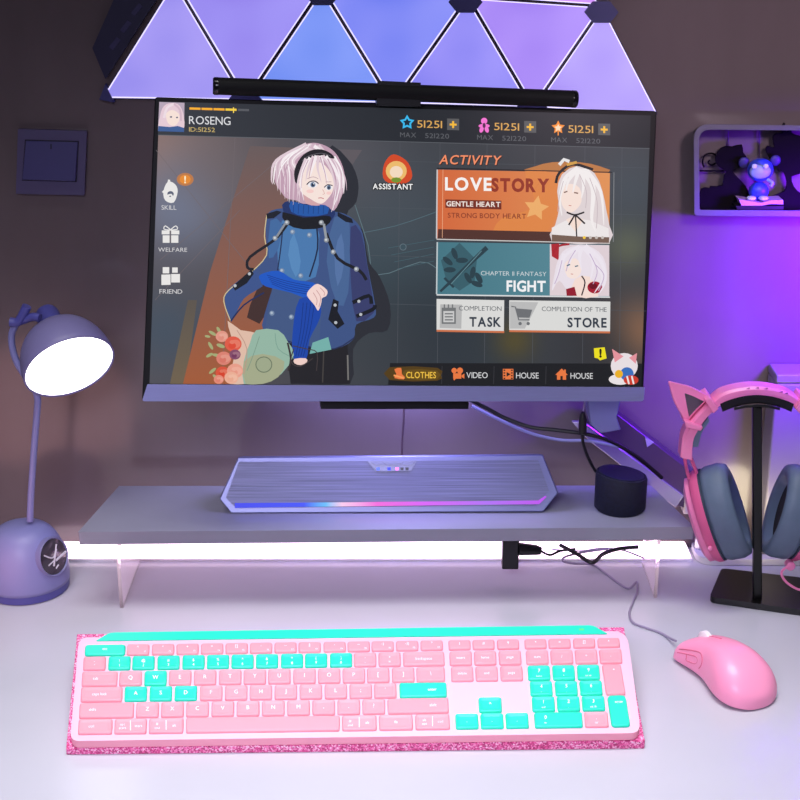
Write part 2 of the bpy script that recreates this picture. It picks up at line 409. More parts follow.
for x, y in ((296, 326), (350, 336), (262, 450), (322, 466), (230, 586), (292, 598)): a.oval(x, y, 8, 8, (120, 140, 170)).oval(x-1, y-1, 4, 4, (176, 190, 206))
a.poly([(212, 268), (246, 258), (262, 262), (236, 282), (214, 284)], (26, 30, 42)).poly([(440, 262), (486, 284), (490, 298), (466, 294), (440, 276)], (26, 30, 42))
# dark collar strap and high blue collar
a.poly([(262, 240), (290, 226), (340, 236), (400, 236), (430, 250), (420, 290), (330, 300), (280, 280)], (34, 52, 104), 2)
a.poly([(290, 228), (340, 240), (402, 236), (408, 268), (340, 276), (292, 262)], (34, 88, 168), 2)
for k in range(7): a.line([(300+k*16, 236), (298+k*16, 268)], 2.5, (24, 66, 136), 1)
a.poly([(264, 262), (330, 280), (400, 274), (420, 282), (400, 310), (330, 318), (276, 300)], (24, 26, 32), 2)
a.line([(280, 300), (240, 350), (160, 406), (152, 440), (172, 446)], 9, (28, 30, 38)).line([(404, 330), (440, 410), (510, 450), (532, 480)], 10, (28, 30, 38))
a.line([(396, 300), (404, 350)], 8, (150, 156, 164), 1).line([(272, 300), (246, 340)], 7, (140, 146, 156), 1)
for x, y in ((278, 296), (388, 296), (240, 346), (404, 352), (426, 390), (500, 445)): a.oval(x, y, 8, 8, (140, 146, 156)).oval(x-1, y-1, 4, 4, (206, 210, 214))
# straps on pocket and cuff
a.poly([(426, 540), (444, 548), (440, 580), (462, 620), (440, 636), (410, 606)], (24, 27, 36)).poly([(104, 500), (164, 446), (172, 460), (150, 490), (112, 514)], (24, 27, 36))
a.line([(488, 552), (540, 530), (548, 556)], 12, (24, 27, 36)).line([(500, 596), (552, 574), (560, 560)], 12, (24, 27, 36))
for x, y in ((432, 560), (434, 616), (112, 498), (158, 460), (508, 548), (514, 590)): a.oval(x, y, 5, 5, (190, 194, 200))
# sleeves
a.poly([(194, 462), (250, 450), (300, 478), (362, 488), (372, 506), (350, 540), (290, 520), (210, 500), (192, 480)], (28, 88, 196), 3)
for k in range(5): a.line([(214+k*4, 464+k*7), (280, 484+k*7), (350, 498+k*7)], 2.5, (18, 60, 150))
a.poly([(318, 540), (380, 552), (384, 600), (350, 670), (340, 732), (300, 734), (296, 650)], (26, 70, 170), 3)
for k in range(4): a.line([(330+k*12, 552), (322+k*10, 640), (306+k*8, 724)], 2.5, (18, 52, 132))
# hands
a.poly([(352, 508), (376, 492), (406, 512), (404, 530), (390, 538), (388, 552), (378, 578), (366, 560), (346, 536), (342, 524)], (248, 218, 212), 3)
for p in ([(372, 512), (386, 536), (380, 566)], [(362, 520), (374, 542), (372, 560)], [(384, 504), (398, 520), (396, 530)]): a.line(p, 2, (196, 146, 146))
a.poly([(302, 732), (338, 730), (342, 742), (322, 752), (302, 746)], (244, 210, 202), 2)
a.done('figure_in_blue_coat', screen, 'figure with pale bobbed hair in a blue coat')
a = Art(200, 130, 3.2)     # head
HA, HB, HC = (228, 206, 216), (196, 160, 180), (250, 240, 244)
rh = random.Random(3)
tips = [(228, 150), (238, 178), (252, 214), (270, 232), (292, 226), (306, 238)]
a.poly([(350, 42), (300, 60), (256, 92), (236, 140), (244, 176), (258, 196), (276, 218), (310, 226), (330, 236), (400, 240), (428, 258), (452, 214), (464, 170), (456, 116), (430, 70), (390, 46)], HB, 3)
a.poly([(316, 150), (340, 106), (390, 106), (424, 150), (426, 190), (410, 218), (386, 236), (352, 220), (322, 196)], (250, 230, 222), 4)
a.poly([(330, 206), (352, 222), (384, 238), (372, 242), (340, 236)], (214, 168, 172), 2)
a.oval(352, 196, 12, 6, (250, 208, 204)).oval(412, 202, 8, 5, (250, 208, 204))
a.poly([(344, 176), (352, 166), (368, 166), (376, 174), (370, 183), (352, 184)], (244, 240, 244), 3).oval(361, 175, 8, 8.5, (92, 116, 146)).oval(361, 176, 4, 5, (46, 52, 72)).oval(364, 172, 2, 2, (240, 244, 250)).line([(341, 175), (352, 165), (368, 164), (379, 172)], 3.5, (70, 62, 78))
a.poly([(400, 184), (408, 176), (420, 178), (424, 186), (416, 192), (406, 192)], (244, 240, 244), 3).oval(412, 184, 6.5, 7.5, (92, 116, 146)).oval(412, 185, 3.4, 4.5, (46, 52, 72)).line([(397, 184), (408, 175), (424, 178)], 3.2, (70, 62, 78))
a.line([(342, 156), (362, 150), (378, 156)], 2, (186, 156, 168)).line([(402, 166), (420, 166)], 2, (186, 156, 168), 1)
a.line([(392, 190), (398, 203), (392, 206)], 1.8, (216, 164, 158)).line([(378, 218), (387, 217), (396, 220)], 2.4, (196, 104, 112))
crown = (352, 50)
for k in range(26):      # long outer strands, left then right
    t = k/25
    if t < .6:
        u = t/.6; e = (236+u*86+rh.uniform(-6, 6), 176+62*math.sin(u*1.7)+rh.uniform(-14, 8)); mid = (300-54*(1-u)+rh.uniform(-5, 5)+u*6, 96+rh.uniform(-6, 6)); mm = (e[0]-4+u*10, 150+rh.uniform(-8, 8))
    else:
        u = (t-.6)/.4; e = (468-u*46+rh.uniform(-4, 4), 196+u*66+rh.uniform(-10, 6)); mid = (424-u*14, 88+rh.uniform(-4, 4)); mm = (462-u*26, 150+rh.uniform(-8, 8))
    a.line([(crown[0]+rh.uniform(-14, 26), crown[1]+rh.uniform(-4, 6)), mid, mm, e], (rh.uniform(9, 15), .8), (HA, HC, HA, mixc(HA, HB, .5))[k % 4], 5)
a.poly([(304, 166), (302, 128), (322, 88), (352, 66), (388, 62), (420, 76), (428, 92), (388, 84), (352, 92), (330, 116), (318, 150), (316, 170)], (34, 32, 38), 3)
a.line([(326, 100), (346, 84), (388, 74), (418, 84)], 1.6, (110, 108, 116))
for p, w, c in (([(340, 92), (322, 136), (312, 176), (318, 214)], 13, HA), ([(352, 88), (330, 130), (322, 172), (332, 226)], 11, HC), ([(364, 84), (346, 124), (338, 164)], 13, HA), ([(372, 82), (360, 120), (352, 150)], 12, HC),
                ([(380, 82), (376, 122), (388, 168)], 13, HA), ([(386, 82), (396, 126), (410, 166)], 12, HC), ([(392, 82), (416, 120), (430, 172), (424, 216)], 12, HA), ([(402, 84), (434, 130), (446, 184), (420, 262)], 12, HC),
                ([(384, 86), (400, 140), (404, 172)], 4, HB), ([(362, 90), (352, 130), (348, 158)], 4, HB), ([(408, 92), (434, 150), (436, 210)], 4, HB), ([(346, 96), (328, 140), (324, 186)], 3, HB), ([(300, 74), (262, 116), (246, 170)], 5, (255, 250, 252)), ([(430, 84), (454, 130), (456, 186)], 5, (255, 250, 252)), ([(280, 110), (268, 160), (284, 214)], 4, HB)):
    a.line(p, (w, 1.), c, 5)
a.done('figure_head', screen)
a = Art(200, 130, 3.2)     # bouquet
for x, y, rx, ry, ro in ((40, 650, 14, 5, 30), (34, 690, 14, 5, 60), (52, 720, 14, 5, 10), (30, 720, 12, 5, -30), (60, 640, 12, 5, 60), (40, 770, 14, 5, -40), (66, 690, 14, 6, 20), (50, 790, 12, 5, 40), (24, 660, 9, 4, 10)):
    a.oval(x, y, rx, ry, (166, 172, 120), ro)
a.poly([(88, 610), (130, 640), (190, 652), (190, 700), (150, 812), (96, 812), (110, 720), (100, 660)], (226, 190, 170), 2)
a.poly([(180, 640), (250, 640), (280, 676), (300, 720), (260, 780), (200, 812), (140, 812), (140, 740), (160, 680)], (150, 184, 166), 2)
a.poly([(360, 680), (410, 662), (420, 702), (350, 716)], (118, 178, 172)).poly([(140, 740), (200, 716), (270, 740), (250, 790), (200, 812), (146, 812)], (166, 172, 140), 2)
for x, y, r, c in ((70, 660, 20, (228, 152, 134)), (106, 684, 27, (226, 92, 70)), (76, 730, 24, (222, 130, 114)), (112, 718, 18, (132, 76, 106)), (72, 776, 22, (220, 84, 60)), (112, 770, 26, (236, 160, 140)), (100, 800, 22, (238, 176, 150)), (60, 800, 16, (230, 140, 120))):
    y = min(y, 812-r*.9); a.oval(x, y, r, r*.9, c)
    for k in range(3): a.oval(x+r*.25*math.cos(k*2.1), y+r*.25*math.sin(k*2.1), r*(.62-.16*k), r*(.5-.13*k), mixc(c, (255, 225, 205), .22 if k % 2 == 0 else -.12+.0))
a.line([(118, 640), (150, 700), (140, 780)], 2.5, (190, 150, 134)).line([(190, 660), (170, 720), (150, 770)], 2, (120, 150, 132)).line([(240, 650), (250, 700), (300, 730)], 2, (118, 156, 142))
a.line([(280, 680), (290, 730), (282, 770)], 6, (58, 50, 52)).line([(296, 690), (340, 700), (374, 712), (372, 770)], 3, (66, 58, 60)).line([(300, 700), (290, 740), (320, 756), (360, 730)], 3.4, (66, 58, 60))
a.oval(204, 750, 27, 26, (104, 118, 96)).oval(204, 750, 24, 23, (160, 170, 140))
a.done('bouquet', screen, 'bouquet of red and peach flowers in pale green paper')

# assistant badge: a plain round badge keeps the size and colours
a = Art()
a.poly([(383, 178), (384, 164), (391, 155), (399, 156), (408, 163), (412, 176), (406, 183), (392, 184)], (214, 76, 40), 3)
a.oval(396, 171, 10.5, 10, (240, 190, 110)).oval(396, 172, 6.5, 6, (248, 222, 196)).oval(396, 180, 5, 2.6, (120, 150, 50))
for dx in (-1, 0, 1):
    for dy in (-1, 0, 1): a.text('ASSISTANT', 372.5+dx*.7, 189+dy*.7, 5.6, (20, 20, 24), w=40, bold=.03, sl=.01)
a.text('ASSISTANT', 372.5, 189, 5.6, (245, 245, 245), w=40, bold=.025, sl=.01)
a.done('assistant_badge', screen)

# activity cards (zoom frame of the right half)
a = Art()
for d, c in ((.8, (60, 30, 24)), (0, (250, 146, 104))): a.text('ACTIVITY', 438.5+d, 164+d, 9.4, c, w=61, bold=.012, shear=.22, sl=.014)
a.done('activity_title', screen)
S = 2.963
a = Art(390, 90, S)
a.poly([(400, 244), (430, 226), (480, 214), (560, 214), (620, 226), (644, 246)], (190, 122, 68), 2)
a.poly([(140, 236), (650, 246), (648, 452), (138, 440)], (214, 106, 62), c2=(228, 148, 86), grad=0)
a.poly([(400, 242), (468, 243), (500, 300), (480, 400), (420, 430), (310, 430), (330, 380), (420, 350), (420, 300)], (226, 136, 72), 3)
a.star(432, 350, 38, (240, 176, 108), inner=.5, rot=-80)
for k in range(12): a.line([(160+k*26, 306), (190+k*26, 262)], 1., (220, 120, 76), 1)
a.poly([(142, 412), (648, 424), (647, 452), (140, 440)], (84, 52, 46))
a.line([(138, 232), (656, 244)], 3, (30, 30, 34), 1).line([(156, 236), (154, 438)], 1.2, (250, 190, 150), 1).line([(662, 244), (660, 450)], 2, (140, 142, 146), 1).line([(139, 236), (137, 440)], 4, (205, 204, 206), 1)
a.line([(137, 442), (650, 454)], 3, (210, 206, 204), 1)
a.text('LOVE', 162, 296, 38, (250, 246, 244), w=138, bold=.03, sl=.012).text('STORY', 299, 299, 38, (150, 56, 38), w=172, bold=.045, sl=.012)
a.poly([(163, 324), (329, 328), (329, 354), (163, 349)], (120, 48, 34)).text('GENTLE HEART', 166, 344, 15, (246, 232, 224), w=160, bold=.025, sl=.014)
a.text('STRONG BODY HEART', 170, 378, 15, (146, 66, 44), w=232, bold=.015, sl=.014)
# plain pale-haired bust as a stand-in for the card art
a.poly([(478, 449), (488, 400), (500, 350), (494, 300), (508, 250), (556, 224), (604, 246), (628, 300), (640, 360), (648, 400), (648, 453)], (226, 214, 216), 2)
a.poly([(506, 296), (530, 278), (560, 290), (566, 330), (548, 356), (528, 362), (508, 340)], (250, 228, 218), 3)
a.poly([(478, 408), (516, 388), (546, 380), (590, 386), (646, 410), (648, 453), (478, 449)], (240, 234, 234), 1).poly([(520, 384), (546, 372), (572, 384), (548, 420)], (250, 226, 214))
a.line([(514, 304), (524, 300)], 3.5, (110, 70, 60), 1).line([(544, 304), (556, 306)], 3.5, (110, 70, 60), 1).line([(528, 342), (536, 343)], 2, (200, 120, 110), 1)
for p, w in (([(556, 232), (516, 262), (500, 310)], 16), ([(556, 232), (528, 268), (520, 300)], 15), ([(560, 232), (548, 270), (540, 304)], 15), ([(566, 234), (572, 280), (566, 320)], 17), ([(570, 236), (600, 290), (596, 380), (608, 420)], 22), ([(580, 240), (622, 300), (632, 400)], 16), ([(520, 260), (502, 320), (508, 372)], 12)):
    a.line(p, (w, 2), (246, 240, 240), 5)
for p in ([(590, 260), (612, 330), (610, 410)], [(560, 250), (580, 300), (578, 350)], [(512, 270), (500, 320), (496, 360)]): a.line(p, 2, (200, 184, 190), 5)
a.line([(490, 276), (500, 246), (540, 220), (600, 236)], 8, (34, 32, 36)).line([(500, 222), (514, 206), (530, 212)], 10, (234, 232, 232), 1).line([(522, 222), (552, 214)], 8, (214, 160, 70), 1)
a.line([(522, 362), (546, 370), (574, 362)], 5, (38, 34, 38)).line([(546, 370), (528, 400)], 5, (38, 34, 38), 1).line([(548, 370), (552, 440)], 4, (38, 34, 38), 1).line([(548, 370), (576, 396)], 5, (38, 34, 38), 1)
a.poly([(478, 428), (560, 434), (648, 436), (647, 453), (478, 449)], (120, 96, 84))
for k in range(4): a.oval(574+k*18, 437, 4.4, 4.4, (250, 206, 60) if k == 0 else (200, 190, 184))
a.done('love_story_card', screen)
a = Art(390, 240, S)
a.poly([(137, 6), (648, 14), (648, 168), (137, 162)], (70, 120, 134), c2=(92, 142, 156), grad=0)
D = (44, 66, 76)
a.poly([(150, 60), (205, 8), (256, 60), (250, 120), (205, 150), (166, 120)], (58, 96, 108)).line([(148, 152), (286, 22)], (7, 14), D, 1).line([(160, 112), (188, 140)], 7, D, 1).line([(180, 130), (270, 32)], 2.5, (96, 136, 146), 1)
for x, y, r in ((170, 62, 40), (190, 40, 70), (212, 60, 0), (230, 112, 60), (256, 130, 20), (244, 96, 100), (176, 88, 0), (262, 112, 60)): a.oval(x, y, 18, 8, D, r)
a.text('CHAPTER II FANTASY', 268, 104, 13, (206, 216, 220), w=194, sl=.014).text('FIGHT', 344, 151, 32, (246, 246, 248), w=116, bold=.03, sl=.01)
a.line([(139, 6), (137, 160)], 4, (196, 206, 210), 1).line([(137, 162), (650, 169)], 4, (220, 222, 224), 1)
a.poly([(472, 12), (648, 15), (648, 166), (472, 164)], (226, 210, 216))
a.poly([(476, 12), (500, 10), (498, 60), (478, 48)], (176, 40, 50)).poly([(496, 60), (520, 26), (580, 16), (630, 50), (640, 120), (600, 150), (530, 150), (500, 120), (478, 150), (486, 100)], (236, 226, 236), 3)
a.poly([(516, 70), (548, 54), (566, 84), (552, 112), (524, 108)], (250, 230, 222), 3).poly([(546, 116), (590, 108), (616, 166), (540, 165)], (248, 224, 214), 2).oval(605, 140, 22, 18, (166, 26, 48)).oval(600, 136, 12, 9, (110, 14, 34)).poly([(520, 145), (545, 138), (552, 165), (522, 165)], (150, 30, 48))
for p, w in (([(560, 20), (520, 44), (506, 90)], 14), ([(562, 20), (538, 48), (526, 84)], 13), ([(566, 20), (560, 52), (566, 88)], 15), ([(572, 20), (600, 60), (592, 120)], 18), ([(576, 18), (622, 60), (636, 120), (618, 158)], 16), ([(514, 40), (498, 90), (480, 148)], 10), ([(600, 60), (628, 110), (604, 156)], 12)):
    a.line(p, (w, 2), (240, 232, 242), 5)
for p in ([(590, 40), (612, 90), (600, 130)], [(548, 30), (530, 60), (520, 92)], [(604, 70), (632, 104), (616, 150)], [(508, 60), (498, 100), (486, 130)]): a.line(p, 2.4, (196, 174, 206), 5)
a.line([(522, 76), (532, 72)], 3.5, (70, 110, 130), 1).line([(546, 78), (556, 76)], 3.5, (70, 110, 130), 1).line([(534, 100), (541, 101)], 2, (200, 120, 116), 1)
a.line([(480, 40), (498, 18), (530, 12)], 6, (170, 36, 48)).line([(566, 106), (576, 126), (566, 164)], 4, (50, 34, 44))
a.done('fight_card', screen)
a = Art(390, 240, S)
a.poly([(137, 174), (337, 178), (336, 270), (137, 266)], (222, 222, 220)).poly([(148, 190), (212, 191), (210, 262), (146, 260)], (184, 184, 184))
a.rect(152, 200, 194, 248, (118, 120, 122)).rect(157, 210, 189, 243, (206, 206, 206))
for k in range(3): a.rect(161, 216+k*9, 185, 220+k*9, (118, 120, 122))
for k in range(3): a.rect(158+k*12, 190, 162+k*12, 204, (118, 120, 122))
a.text('COMPLETION', 203, 208, 14, (92, 96, 102), w=126, sl=.012).text('TASK', 234, 255, 28, (54, 62, 74), w=94, bold=.03, sl=.01).line([(137, 268), (337, 272)], 6, (206, 116, 76), 1)
a.done('task_card', screen)
a = Art(390, 240, S)
a.poly([(352, 178), (651, 182), (650, 271), (352, 268)], (222, 222, 220)).poly([(354, 182), (438, 184), (424, 212), (398, 262), (354, 262)], (190, 190, 190))
G = (112, 114, 118)
a.line([(358, 196), (370, 198), (380, 236), (412, 236)], 4, G, 1).poly([(372, 202), (420, 206), (412, 230), (380, 229)], G).oval(384, 247, 5, 5, G).oval(408, 247, 5, 5, G)
a.text('COMPLETION OF THE', 448, 210, 14, (92, 96, 102), w=192, sl=.012).text('STORE', 524, 257, 28, (54, 62, 74), w=116, bold=.03, sl=.01).line([(352, 269), (650, 273)], 6, (206, 116, 76), 1)
a.done('store_card', screen)

# bottom buttons
OR = (236, 122, 66)
a = Art(390, 240, S)
a.poly([(-2, 376), (140, 378), (150, 400), (138, 416), (-2, 414)], (84, 62, 22), 2).poly([(44, 384), (138, 386), (138, 412), (44, 410)], (104, 78, 24), 2)
a.poly([(12, 382), (32, 378), (34, 396), (42, 404), (40, 412), (12, 408), (18, 396)], OR, 2).line([(10, 400), (40, 408)], 5, (250, 160, 90), 1)
a.text('CLOTHES', 47, 408, 19, (250, 200, 70), w=88, sl=.006, bold=.01)
a.done('clothes_button', screen)
a = Art(390, 240, S)
a.oval(189, 386, 8, 8, OR).oval(206, 386, 9, 9, OR).rect(186, 394, 210, 410, OR).poly([(211, 400), (219, 395), (219, 410), (211, 405)], OR).line([(196, 404), (188, 414)], 4, OR, 1)
a.text('VIDEO', 225, 408, 18, (222, 222, 224), w=63, sl=.006)
a.done('video_button', screen)
a = Art(390, 240, S)
a.rect(333, 381, 364, 412, OR).poly([(344, 390), (356, 397), (344, 404)], (40, 36, 36))
for k in range(4): a.rect(335, 383+k*8, 340, 387+k*8, (40, 36, 36)).rect(357, 383+k*8, 362, 387+k*8, (40, 36, 36))
a.text('HOUSE', 372, 409, 18, (222, 222, 224), w=67, sl=.006)
a.done('film_house_button', screen)
a = Art(390, 240, S)
a.poly([(488, 399), (507, 380), (525, 399)], OR).rect(493, 399, 520, 413, OR).rect(503, 402, 510, 413, (40, 36, 36)).rect(514, 383, 519, 392, OR)
a.text('HOUSE', 533, 410, 18, (222, 222, 224), w=66, sl=.006)
a.done('home_house_button', screen)
a = Art(390, 240, S)
a.poly([(602, 320), (634, 317), (640, 350), (620, 356), (614, 350), (604, 348)], (240, 226, 30)).text('!', 618, 346, 24, (40, 36, 20), bold=.05, sl=0)
a.done('exclamation_bubble', screen)
# plain striped ball in place of the corner mascot
a = Art(390, 240, S)
a.oval(692, 372, 40, 38, (236, 226, 230)).poly([(656, 322), (690, 344), (664, 362)], (232, 150, 160)).poly([(730, 334), (706, 348), (726, 366)], (232, 150, 160)).oval(680, 412, 34, 16, (238, 230, 232)).oval(700, 396, 20, 20, (60, 112, 190)).oval(712, 414, 22, 14, (206, 60, 44)).oval(676, 396, 12, 12, (240, 180, 40))
for k in range(2): a.line([(700+k*14, 402), (706+k*14, 426)], 5, (240, 232, 230), 1)
a.done('corner_badge', screen)

# monitor light bar sitting on the top edge
bar_m = mat('matte_black', (12, 12, 14), .65, spec=.25)
lb = empty('light_bar', MP(398, 103, -.002), 'long black monitor light bar clipped on the top edge of the screen', 'light bar')
LBP = Plane(MP(398, 95, .012), mn)
A, B = LBP(216, 86), LBP(574, 99)
obj('bar', MB().tube([A, B],   .0072, n=24, smooth=1), bar_m, lb, smooth=True)
d_ = (B-A).normalized()
for p, s_ in ((A, -1), (B, 1)):
    obj('end_cap', MB().lathe(p+d_*(s_*.0002), d_*s_, [(.0074, -.002), (.0074, .0012), (.0064, .0024)], n=24), mat('gloss_black', (20, 20, 24), .15), lb, smooth=True)
obj('clip', MB().prism([LBP(x, y, -.004) for x, y in ((377, 81), (420, 83), (420, 107), (376, 106))], mn*.0085), black, lb, bevel=.002)
obj('counterweight', MB().prism([LBP(x, y, -.026) for x, y in ((380, 84), (417, 85), (416, 105), (381, 104))], -mn*.0125), black, lb, bevel=.003)
obj('clip_bridge', MB().prism([LBP(x, y, -.0262) for x, y in ((384, 85), (414, 86), (414, 96.5), (384, 95.5))], mn*.024), black, lb, bevel=.001)

# ================================================================== SOUNDBAR
sb = empty('soundbar', (.0, .30, SZ1), 'silver angular soundbar with a glowing blue to pink line, on the riser shelf', 'soundbar')
n1 = V((0, -math.cos(math.radians(28)), math.sin(math.radians(28))))
SP = Plane(onZ(390, 513.5, SZ1), n1)
hexo = [(238, 457), (543, 454.5), (558.5, 493), (543.5, 512), (231, 514), (219, 499)]
hexi = [(239, 462), (538, 460), (549, 491), (535, 505.5), (236, 508), (226, 498)]
silver = mat('brushed_silver', (112, 115, 156), .35, metal=.3, var=.05, scale=60, stretch=(1, 1, 40))
front = [SP(*p) for p in hexo]; back = [V((p.x*.985+.0, p.y+.020 if i in (0, 1) else p.y+.040, max(p.z-.0075, SZ1) if i not in (3, 4) else SZ1)) for i, p in enumerate(front)]
back[2].z = max(back[2].z, SZ1); back[5].z = max(back[5].z, SZ1)
for i in (3, 4): front[i].z = max(front[i].z, SZ1)
obj('case', MB().loft([front, back]), silver, sb, bevel=.0012)
grm = mat('mesh_grille', (108, 110, 142), .45, metal=.25, var=.35, scale=22, stretch=(.4, .4, 55), bump=.25)
obj('grille', MB().prism([SP(*p) for p in hexi], n1*.0008), grm, sb, bevel=.0003)
# light line: colour runs blue -> cyan -> pink -> magenta
lm = bpy.data.materials.new('rainbow_line'); lm.use_nodes = True
nt = lm.node_tree; b = nt.nodes['Principled BSDF']; tc = nt.nodes.new('ShaderNodeTexCoord'); sx = nt.nodes.new('ShaderNodeSeparateXYZ'); mr = nt.nodes.new('ShaderNodeMapRange'); cr = nt.nodes.new('ShaderNodeValToRGB')
nt.links.new(tc.outputs['Object'], sx.inputs[0]); nt.links.new(sx.outputs[0], mr.inputs[0]); nt.links.new(mr.outputs[0], cr.inputs[0])
mr.inputs[1].default_value = SP(235, 504).x; mr.inputs[2].default_value = SP(550, 502).x
e = cr.color_ramp.elements; e[0].position = 0; e[0].color = rgb(20, 40, 235); e[1].position = 1; e[1].color = rgb(190, 60, 235)
for ps, c in ((.22, (20, 60, 245)), (.29, (90, 190, 250)), (.34, (250, 200, 235)), (.45, (245, 90, 215)), (.6, (215, 80, 240)), (.8, (170, 100, 240))):
    k = e.new(ps); k.color = rgb(*c)
nt.links.new(cr.outputs[0], b.inputs['Emission Color']); b.inputs['Emission Strength'].default_value = .95; b.inputs['Base Color'].default_value = (.02, .02, .02, 1)
obj('light_line', MB().prism([SP(x, y, .0009) for x, y in ((235, 503.2), (300, 502.8), (538, 500.6), (545, 496), (546.5, 497), (539, 504.2), (300, 507), (235, 508))], n1*.0009), lm, sb)
pn = MB(); pn.prism([SP(x, y, .0009) for x, y in ((367, 461), (417, 460.6), (411, 471), (376, 471.4))], n1*.0006)
obj('control_panel', pn, mat('panel_grey', (110, 112, 140), .35, metal=.4), sb, bevel=.0002)
for xs in ((371, 381, 385, 375.5), (383, 402, 399, 388), (404, 414, 411, 402.5)):
    obj('button', MB().prism([SP(x, y, .0015) for x, y in zip(xs, (462, 462, 465, 465))], n1*.0006), mat('button_silver', (120, 122, 150), .4, metal=.2), sb)
for x, c, nmx in ((378, (60, 90, 255), 'blue'), (389, (20, 40, 255), 'deep_blue'), (397, (240, 110, 230), 'pink'), (402, (30, 30, 40), 'dark'), (407, (30, 30, 40), 'dark')):
    obj('indicator', MB().prism([SP(x+dx, y, .0015) for dx, y in ((-1.7, 467.6), (1.7, 467.6), (1.5, 470.4), (-1.5, 470.4))], n1*.0004), mat('indicator_'+nmx, c, .4, emit=c, es=1.), sb)

# ================================================================== SMART SPEAKER
navy = mat('navy_fabric', (16, 18, 42), .75, var=.3, scale=300, bump=.3)
c0 = onZ(621.5, 513, SZ1); c0.y += .012
rr = .0238; cyl = MB(); R = []
for z, k, tl in ((0, .93, 0), (.002, 1., 0), (.031, 1.01, .5), (.0345, .97, 1), (.035, .9, 1)):
    R.append([V((c0.x+rr*k*math.cos(t), c0.y+rr*k*math.sin(t), SZ1+z-tl*.0025*math.cos(t)-tl*.001*math.sin(t))) for t in [2*PI*i/40 for i in range(40)]])
sp = empty('smart_speaker', (c0.x, c0.y, SZ1), 'short round navy smart speaker at the right end of the riser shelf', 'speaker')
obj('body', cyl.loft(R), navy, sp, smooth=True)
tp = [V((c0.x+rr*.88*math.cos(t), c0.y+rr*.88*math.sin(t), SZ1+.0351-.0025*math.cos(t)-.001*math.sin(t))) for t in [2*PI*i/40 for i in range(40)]]
obj('top_plate', MB().prism(tp, (0, 0, .0005)), mat('navy_gloss', (26, 28, 66), .3), sp)

# ================================================================== MONITOR ARM
arm = empty('monitor_mount', onZ(706, 545, 0)+V((0, 0, .007)), 'metal monitor mount beam slanting down to the right from behind the screen', 'monitor mount')
AY = .3645
hd = [onY(x, y, .312) for x, y in ((586, 385), (624, 386), (617, 418), (621, 430), (600, 434), (590, 424))]
obj('head_block', MB().prism(hd, (0, .03, 0)), mat('blue_grey_metal', (120, 124, 170), .35, metal=.4), arm, bevel=.001)
bm_ = [onY(x, y, AY) for x, y in ((588, 408), (612, 410), (700, 478), (700, 512), (676, 506), (586, 430))]
obj('upper_beam', MB().prism(bm_, (0, .018, 0)), mat('shaded_side_metal', (84, 70, 84), .3, metal=.3, var=.05), arm, bevel=.001)  # beam's side face lies in shadow; that shade is put into the dark colour
st = [onY(x, y, AY-.004) for x, y in ((572, 422), (584, 422), (684, 496), (676, 508), (664, 499), (588, 440))]
obj('lower_rail', MB().prism(st, (0, .0045, 0)), mat('pale_metal', (186, 184, 190), .25, metal=.6), arm, bevel=.0008)
for x in (645,):
    obj('slot_mark', MB().prism([onY(x, 437, AY-.0004), onY(x+9, 442, AY-.0004), onY(x+2, 447, AY-.0004)], (0, -.0006, 0)), mat('pale_mark', (170, 166, 180), .4), arm)
jt = onY(689, 500, AY+.01)
obj('joint', MB().box(jt, (.014, .022, .022)), mat('cream_metal', (214, 206, 190), .3, metal=.2), arm, bevel=.002)
pb = onY(706, 500, .374)
obj('post', MB().tube([(pb.x, .374, .0072), (pb.x, .374, onY(706, 500, .374).z)], .008, n=20, smooth=1), mat('pale_metal', (186, 184, 190)), arm, smooth=True)

# white box at the right edge behind the headset
bx = onY(766, 450, .372)
wb = empty('storage_box', (bx.x+.035, .375, 0), 'tall white plastic box standing behind the pink headset at the right edge', 'box')
zt = onY(766, 379, .357).z
bp = rounded([V((x, y)) for x, y in ((onZ(687, 540).x, .385), (onZ(687, 540).x, onZ(700, 566).y), (onZ(800, 566).x+.02, onZ(700, 566).y), (onZ(800, 566).x+.02, .385))], [.004, .030, .004, .004], 10)
obj('base_plate', MB().prism([V((p.x, p.y, 0)) for p in bp], (0, 0, .007)), mat('white_plastic', (222, 220, 216), .3), wb, bevel=.001)
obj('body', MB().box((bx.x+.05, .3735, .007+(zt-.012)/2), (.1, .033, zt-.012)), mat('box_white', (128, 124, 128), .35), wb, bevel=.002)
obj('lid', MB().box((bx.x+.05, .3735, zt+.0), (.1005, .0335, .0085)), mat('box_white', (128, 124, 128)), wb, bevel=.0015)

# ================================================================== HEADSET STAND
hs = empty('headset_stand', onZ(757, 590, 0), 'black headset stand with a square base and thin post, right of the riser shelf', 'stand')
bl = mat('satin_black', (16, 15, 15), .28, spec=.5)
pts = [onZ(709, 603, 0), onZ(806, 617, 0), onZ(812, 585, 0), onZ(721, 574, 0)]
pts = rounded([V((p.x, p.y)) for p in pts], .006, 6)
obj('base', MB().prism([V((p.x, p.y, .0)) for p in pts], (0, 0, .0065)), bl, hs, bevel=.0012)
HY = onZ(757, 598, .0065).y
pt = onY(757, 404, HY)
pq = onY(757, 600, HY); pw_ = .0041
obj('post', MB().loft([[V((c_.x+a_*pw_, HY+b_*.003, z_)) for a_, b_ in ((-1, -1), (1, -1), (1, 1), (-1, 1))] for c_, z_ in ((pq, .0065), (pt, pt.z-.002))]), bl, hs, bevel=.001)
cr_ = MB(); arc = [(x, y) for x, y in ((734, 407.5), (745, 405), (757, 404), (769, 405), (780, 407.5))]
cr_.loft([[onY(x, y, HY-.009), onY(x, y, HY+.009), onY(x, y+3, HY+.009), onY(x, y+3, HY-.009)] for x, y in arc])
obj('cradle', cr_, bl, hs, bevel=.0005)

